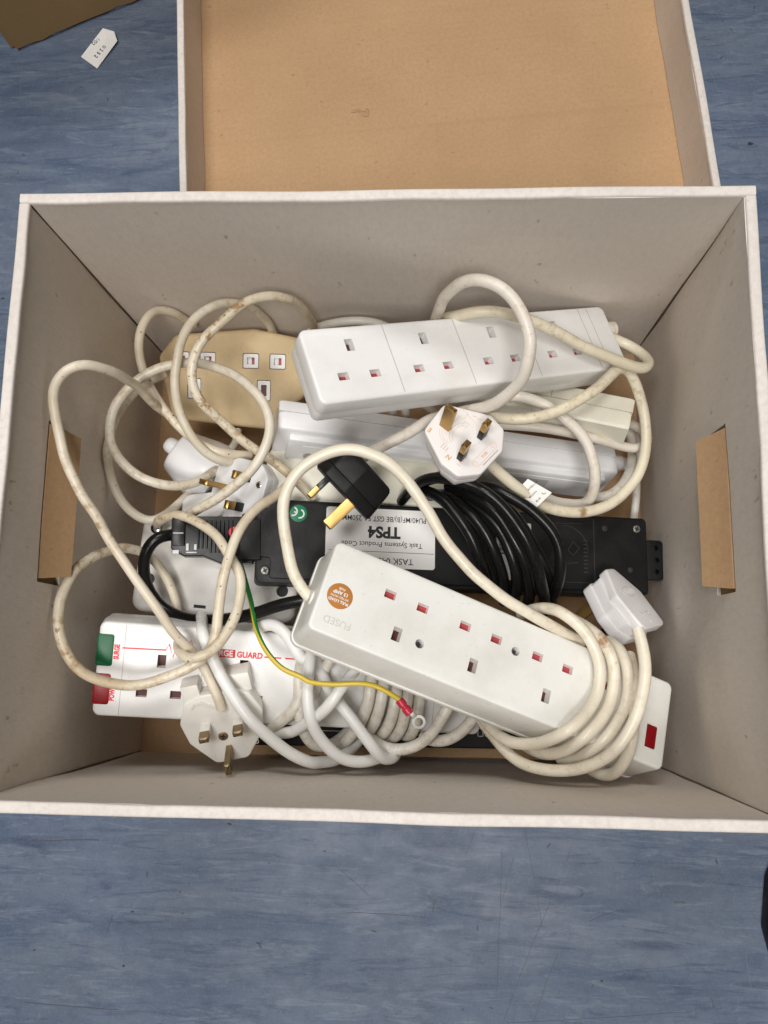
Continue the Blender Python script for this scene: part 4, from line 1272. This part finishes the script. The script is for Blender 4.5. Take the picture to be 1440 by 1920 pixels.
# cream plug front left, pins towards the camera
P2 = plug('mains_plug', (-0.107, -0.137, 0.1610), (-0.5188, -0.0606, 3.3466), 'cream',
          'big cream plug at the front left, pins up, above the bare brown box floor', 'brass_dull', 'cream',
          P=[(11, 31), (-11, 31), (-25, 12), (-28, -4), (-22, -19), (-10, -23), (10, -23), (22, -19), (28, -4), (25, 12)], depth=24, taper=-1.0)
screw(P2, 2.0, 10.5, .1, 3.3, 'brass_dull')
bm = bmesh.new()
box(bm, 10, 22, -31, -17.5, -16, -1.5, 1.2)
box(bm, -24, -9, -32, -18, -18, -3.5, 1.2)
link('cord_shield', bm, M['cream'], P2)
bm = bmesh.new(); ribbon(bm, [(18, -15), (15, -18), (10, -18.5), (5, -15), (1, -13.5), (-3, -14)], 1.6, 0, th=.9)
ribbon(bm, rrect(-20, -11, 16, 21, .8, 2), .4, 0, True, .15)
for k in range(5): ribbon(bm, [(14 - k * 2.0, 24), (13 - k * 2.0, 26.5)], .5, 0, th=.15)
for k in range(4): ribbon(bm, [(5 - k * 3, -8.5), (3 - k * 3, -8.5)], .5, 0, th=.12)
link('moulded_marks', bm, M['cream'], P2)
cab('C1', 'c_dirty', P2)

# black plug seen from the side
P3 = plug('mains_plug', (-0.0381, 0.0255, 0.1827), (Euler((4.6538, 1.1657, 2.2964)).to_matrix() @ Matrix.Rotation(0.2, 3, 'Z')).to_euler(), 'black',
          'black plug tipped on its side in the middle, brass pins pointing down left', P=[(14, 38), (-14, 38), (-24, 14), (-24, -4), (-15, -11), (15, -11), (24, -4), (24, 14)], depth=25, taper=-1.6)
# white plug with two screws, left of centre
P4 = plug('mains_plug', (-0.1046, 0.0248, 0.1339), (-0.4566, -0.1648, 1.3183), 'white2',
          'clean white plug, pins up, beside the beige block and above the ribbed black connector', P=[(14, 33), (-14, 33), (-24, 14), (-24, -4), (-15, -17), (15, -17), (24, -8), (24, 14)], depth=20, taper=-1.5)
screw(P4, 8.1, -10.5, .1, 2.6)
screw(P4, -17.0, -4.5, .1, 2.2)
bm = bmesh.new(); slab(bm, rrect(-17, -10, -19.5, -13, 2, 4), -.2, .05, .05, .1)
link('cord_slot', bm, M['black_print'], P4)
# greyish plug at the right, back upwards, belongs to the front lead
P5 = plug('plug', (0.1685, -0.0669, 0.1056), (0.4673, -2.2381, 0.2012), 'lilac', None, P=PLUG, depth=16, taper=0, waist=-1.2)
for k_ in ('category', 'label'):
    if k_ in P5: del P5[k_]
capP = rpoly([(7, 35), (-7, 35), (-21, 12), (-19, -18), (19, -18), (21, 12)], 5, 4)
bm = bmesh.new(); slab(bm, [(-x, y) for x, y in capP][::-1], 0, 7.5, 1.8, .6, 0)
cp = link('plug_back', bm, M['lilac'], P5, (0, 0, -0.0155), (0, PI, 0), angle=40)
bm = bmesh.new(); ribbon(bm, [(9 * math.cos(t * PI / 15), 13 + 4.2 * math.sin(t * PI / 15)) for t in range(30)], .6, 7.5, True, .25)
for k in range(4): ribbon(bm, [(-4.5 + k * 3, 11.6), (-4.0 + k * 3, 14.6)], .6, 7.5, th=.25)
link('raised_badge', bm, M['emboss_light'], cp)
text('FUSED', 5.0, 0, -7, 7.55, 0, M['emboss_light'], cp, .1, ext=.15)
text('13', 4.2, 0, -13, 7.55, 0, M['emboss_light'], cp, .1, ext=.15)
bpy.context.view_layer.update()
mw = P5.matrix_world.copy(); P5.parent = A; P5.matrix_parent_inverse = A.matrix_world.inverted(); P5.matrix_world = mw

# round backed white plug lying under the cables on the left
P6 = empty('round_plug', (-0.1760, 0.0705, 0.1010), Vector((0.80, -0.55, -0.18)).to_track_quat('Z', 'Y').to_euler(), 'round backed white plug under the cable loops, beside the beige block', 'plug')
bm = bmesh.new(); lathe(bm, [(13, 9), (16.5, 9.5), (18, 11.5), (20, 18), (22.5, 26), (24.8, 33), (26.2, 40), (26.2, 50), (24, 51)], 40)
link('plug_cover', bm, M['white2'], P6, angle=50)
bm = bmesh.new(); lathe(bm, [(3.5, -1), (5.4, 0.5), (6.4, 3), (6.8, 10)], 22)
link('cord_guard', bm, M['white2'], P6, angle=60)
# back of an ivory socket between the bars
P7 = empty('trailing_socket', (-0.0140, 0.0365, 0.1220), (0.05, 0.09, -0.10), 'ivory socket block, mostly hidden behind the black plug and power unit', 'trailing socket')
body('block_body', rrect(-78, 66, -24, 20, 12), -30, 0, 'ivory', P7, 3.5, 2, 0)
bm = bmesh.new(); ribbon(bm, arc(-32, -6, 20, 20, 20, 150), .9, 0, th=.4)
link('moulded_rib', bm, M['ivory'], P7)
# small white plug-in block half hidden by the cables
P8 = empty('plug_adaptor', (-0.1415, 0.0170, 0.1215), (-0.35, -0.1, 0.1), 'small white adaptor half hidden by cables, left of the clean white plug', 'adaptor')
body('adaptor_body', rrect(-8, 16, -9, 9, 4), -20, -3.2, 'ivory', P8, 2, 1, 0)
body('face_plate', rrect(-14, 19, -11, 11, 6), -3.0, 0, 'white', P8, 1.2, .8, 0)

# ------------------------------------------------------------------ loose cables
lone_cable(('C8',), 'c_rusty', 'rust stained beige cable making a wide loop over the surge bar and left wall')
lone_cable(('C2',), 'c_rusty', 'beige cable arching highest against the rear left corner, left of the beige block')
lone_cable(('C3',), 'c_grey', 'smooth greyish cable looping over the left end of the beige block')
lone_cable(('C4',), 'c_rusty', 'brown stained cable arching against the rear wall and across the beige block')
lone_cable(('C5',), 'c_grey', 'beige cable curled into a full ring in front of the beige block')
lone_cable(('C6',), 'c_grey', 'greyish cable hugging the left wall below the ring of cable')
lone_cable(('C9',), 'c_offwhite', 'short visible piece of cable under the front edge of the beige block')
lone_cable(('T4',), 'c_pink', 'pinkish white cable crossing the batch marked white bar in a broad curve')
lone_cable(('T3',), 'c_pink', 'pinkish cable bent in a hairpin in front of the ivory bar')
lone_cable(('T5',), 'c_offwhite', 'cable curling round the right end of the batch marked white bar')
lone_cable(('T6',), 'c_offwhite', 'thin cable dropping straight down beside the right wall')
lone_cable(('X1',), 'c_offwhite', 'cable lying behind the slanted white bar against the rear wall')
for k, s in (('X2', 'leftmost'), ('X3', 'middle'), ('X4', 'rightmost')):
    lone_cable((k,), 'c_offwhite', s + ' of the three cable ends in the dark gap between the two white bars', 'cable ends in the gap')
lone_cable(('L1',), 'c_grey', 'greyish cable under the black power unit, behind the earth wire')
for k, s in (('L2', 'left'), ('L3', 'right')):
    lone_cable((k,), 'c_offwhite', s + ' of the two shadowed cables under the end of the copper stickered bar', 'shadowed cables under the front bar')

# ------------------------------------------------------------------ earth wire with ring terminal
ew = cab('GY', 'earth', None, 'earth_wire', nside=12)
tag(ew, 'thin green and yellow wire with a red crimped ring terminal', 'wire')
p0, p1, p2 = Vector((11.3, -118.8, 177.0)), Vector((18.6, -127.6, 176.2)), Vector((24.2, -132.6, 176.0))
d = (p1 - p0).normalized()
rotq = d.to_track_quat('Z', 'Y').to_euler()
org = Vector(ew.location)
bm = bmesh.new()
lathe(bm, [(2.5, 0), (2.9, .4), (2.9, 4.6), (2.3, 5.4), (2.3, 6.2), (3.0, 7.0), (3.0, 11.2), (2.4, 11.6)], 20)
cr = link('crimp_sleeve', bm, M['red_crimp'], ew, p0 * K - org, rotq)
bm = bmesh.new()
rg = [(2.7, -.4), (4.5, -.4), (4.7, 0), (4.5, .4), (2.7, .4), (2.6, 0)]
rr_ = [[bm.verts.new((r_ * math.cos(2 * PI * k / 28) * K, r_ * math.sin(2 * PI * k / 28) * K, z_ * K)) for r_, z_ in rg] for k in range(28)]
for k in range(28):
    for j in range(6):
        bm.faces.new((rr_[k][j], rr_[(k + 1) % 28][j], rr_[(k + 1) % 28][(j + 1) % 6], rr_[k][(j + 1) % 6]))
ang = math.atan2(d.y, d.x)
box(bm, -9.5 * math.cos(0), -3.6, -1.8, 1.8, -.45, .45, .2)
ring = link('ring_terminal', bm, M['tinned'], ew, p2 * K - org, (0, 0.12, ang))

# ------------------------------------------------------------------ finish: tiny joined marks count as stuff; lettering becomes plain mesh
for o in COL.objects:
    if o.parent and o.name.split('.')[0] in ('seam', 'screw_holes', 'embossed_marks', 'moulded_marks', 'moulded_panel', 'wiring_diagram', 'barcode', 'grip_ribs', 'lens_ribs', 'slot_bottom',
                                             'printed_trace', 'clear_plastic_glints', 'raised_badge', 'screw_boss', 'cord_shield', 'screw_slot', 'torn_patch'):
        o['kind'] = 'stuff'
bpy.context.view_layer.update()
dg = bpy.context.evaluated_depsgraph_get()
for o in [o for o in COL.objects if o.type == 'FONT']:
    me = bpy.data.meshes.new_from_object(o.evaluated_get(dg))
    n = bpy.data.objects.new('lettering', me)
    COL.objects.link(n)
    n.parent = o.parent
    n.matrix_local = o.matrix_local.copy()
    bpy.data.objects.remove(o)
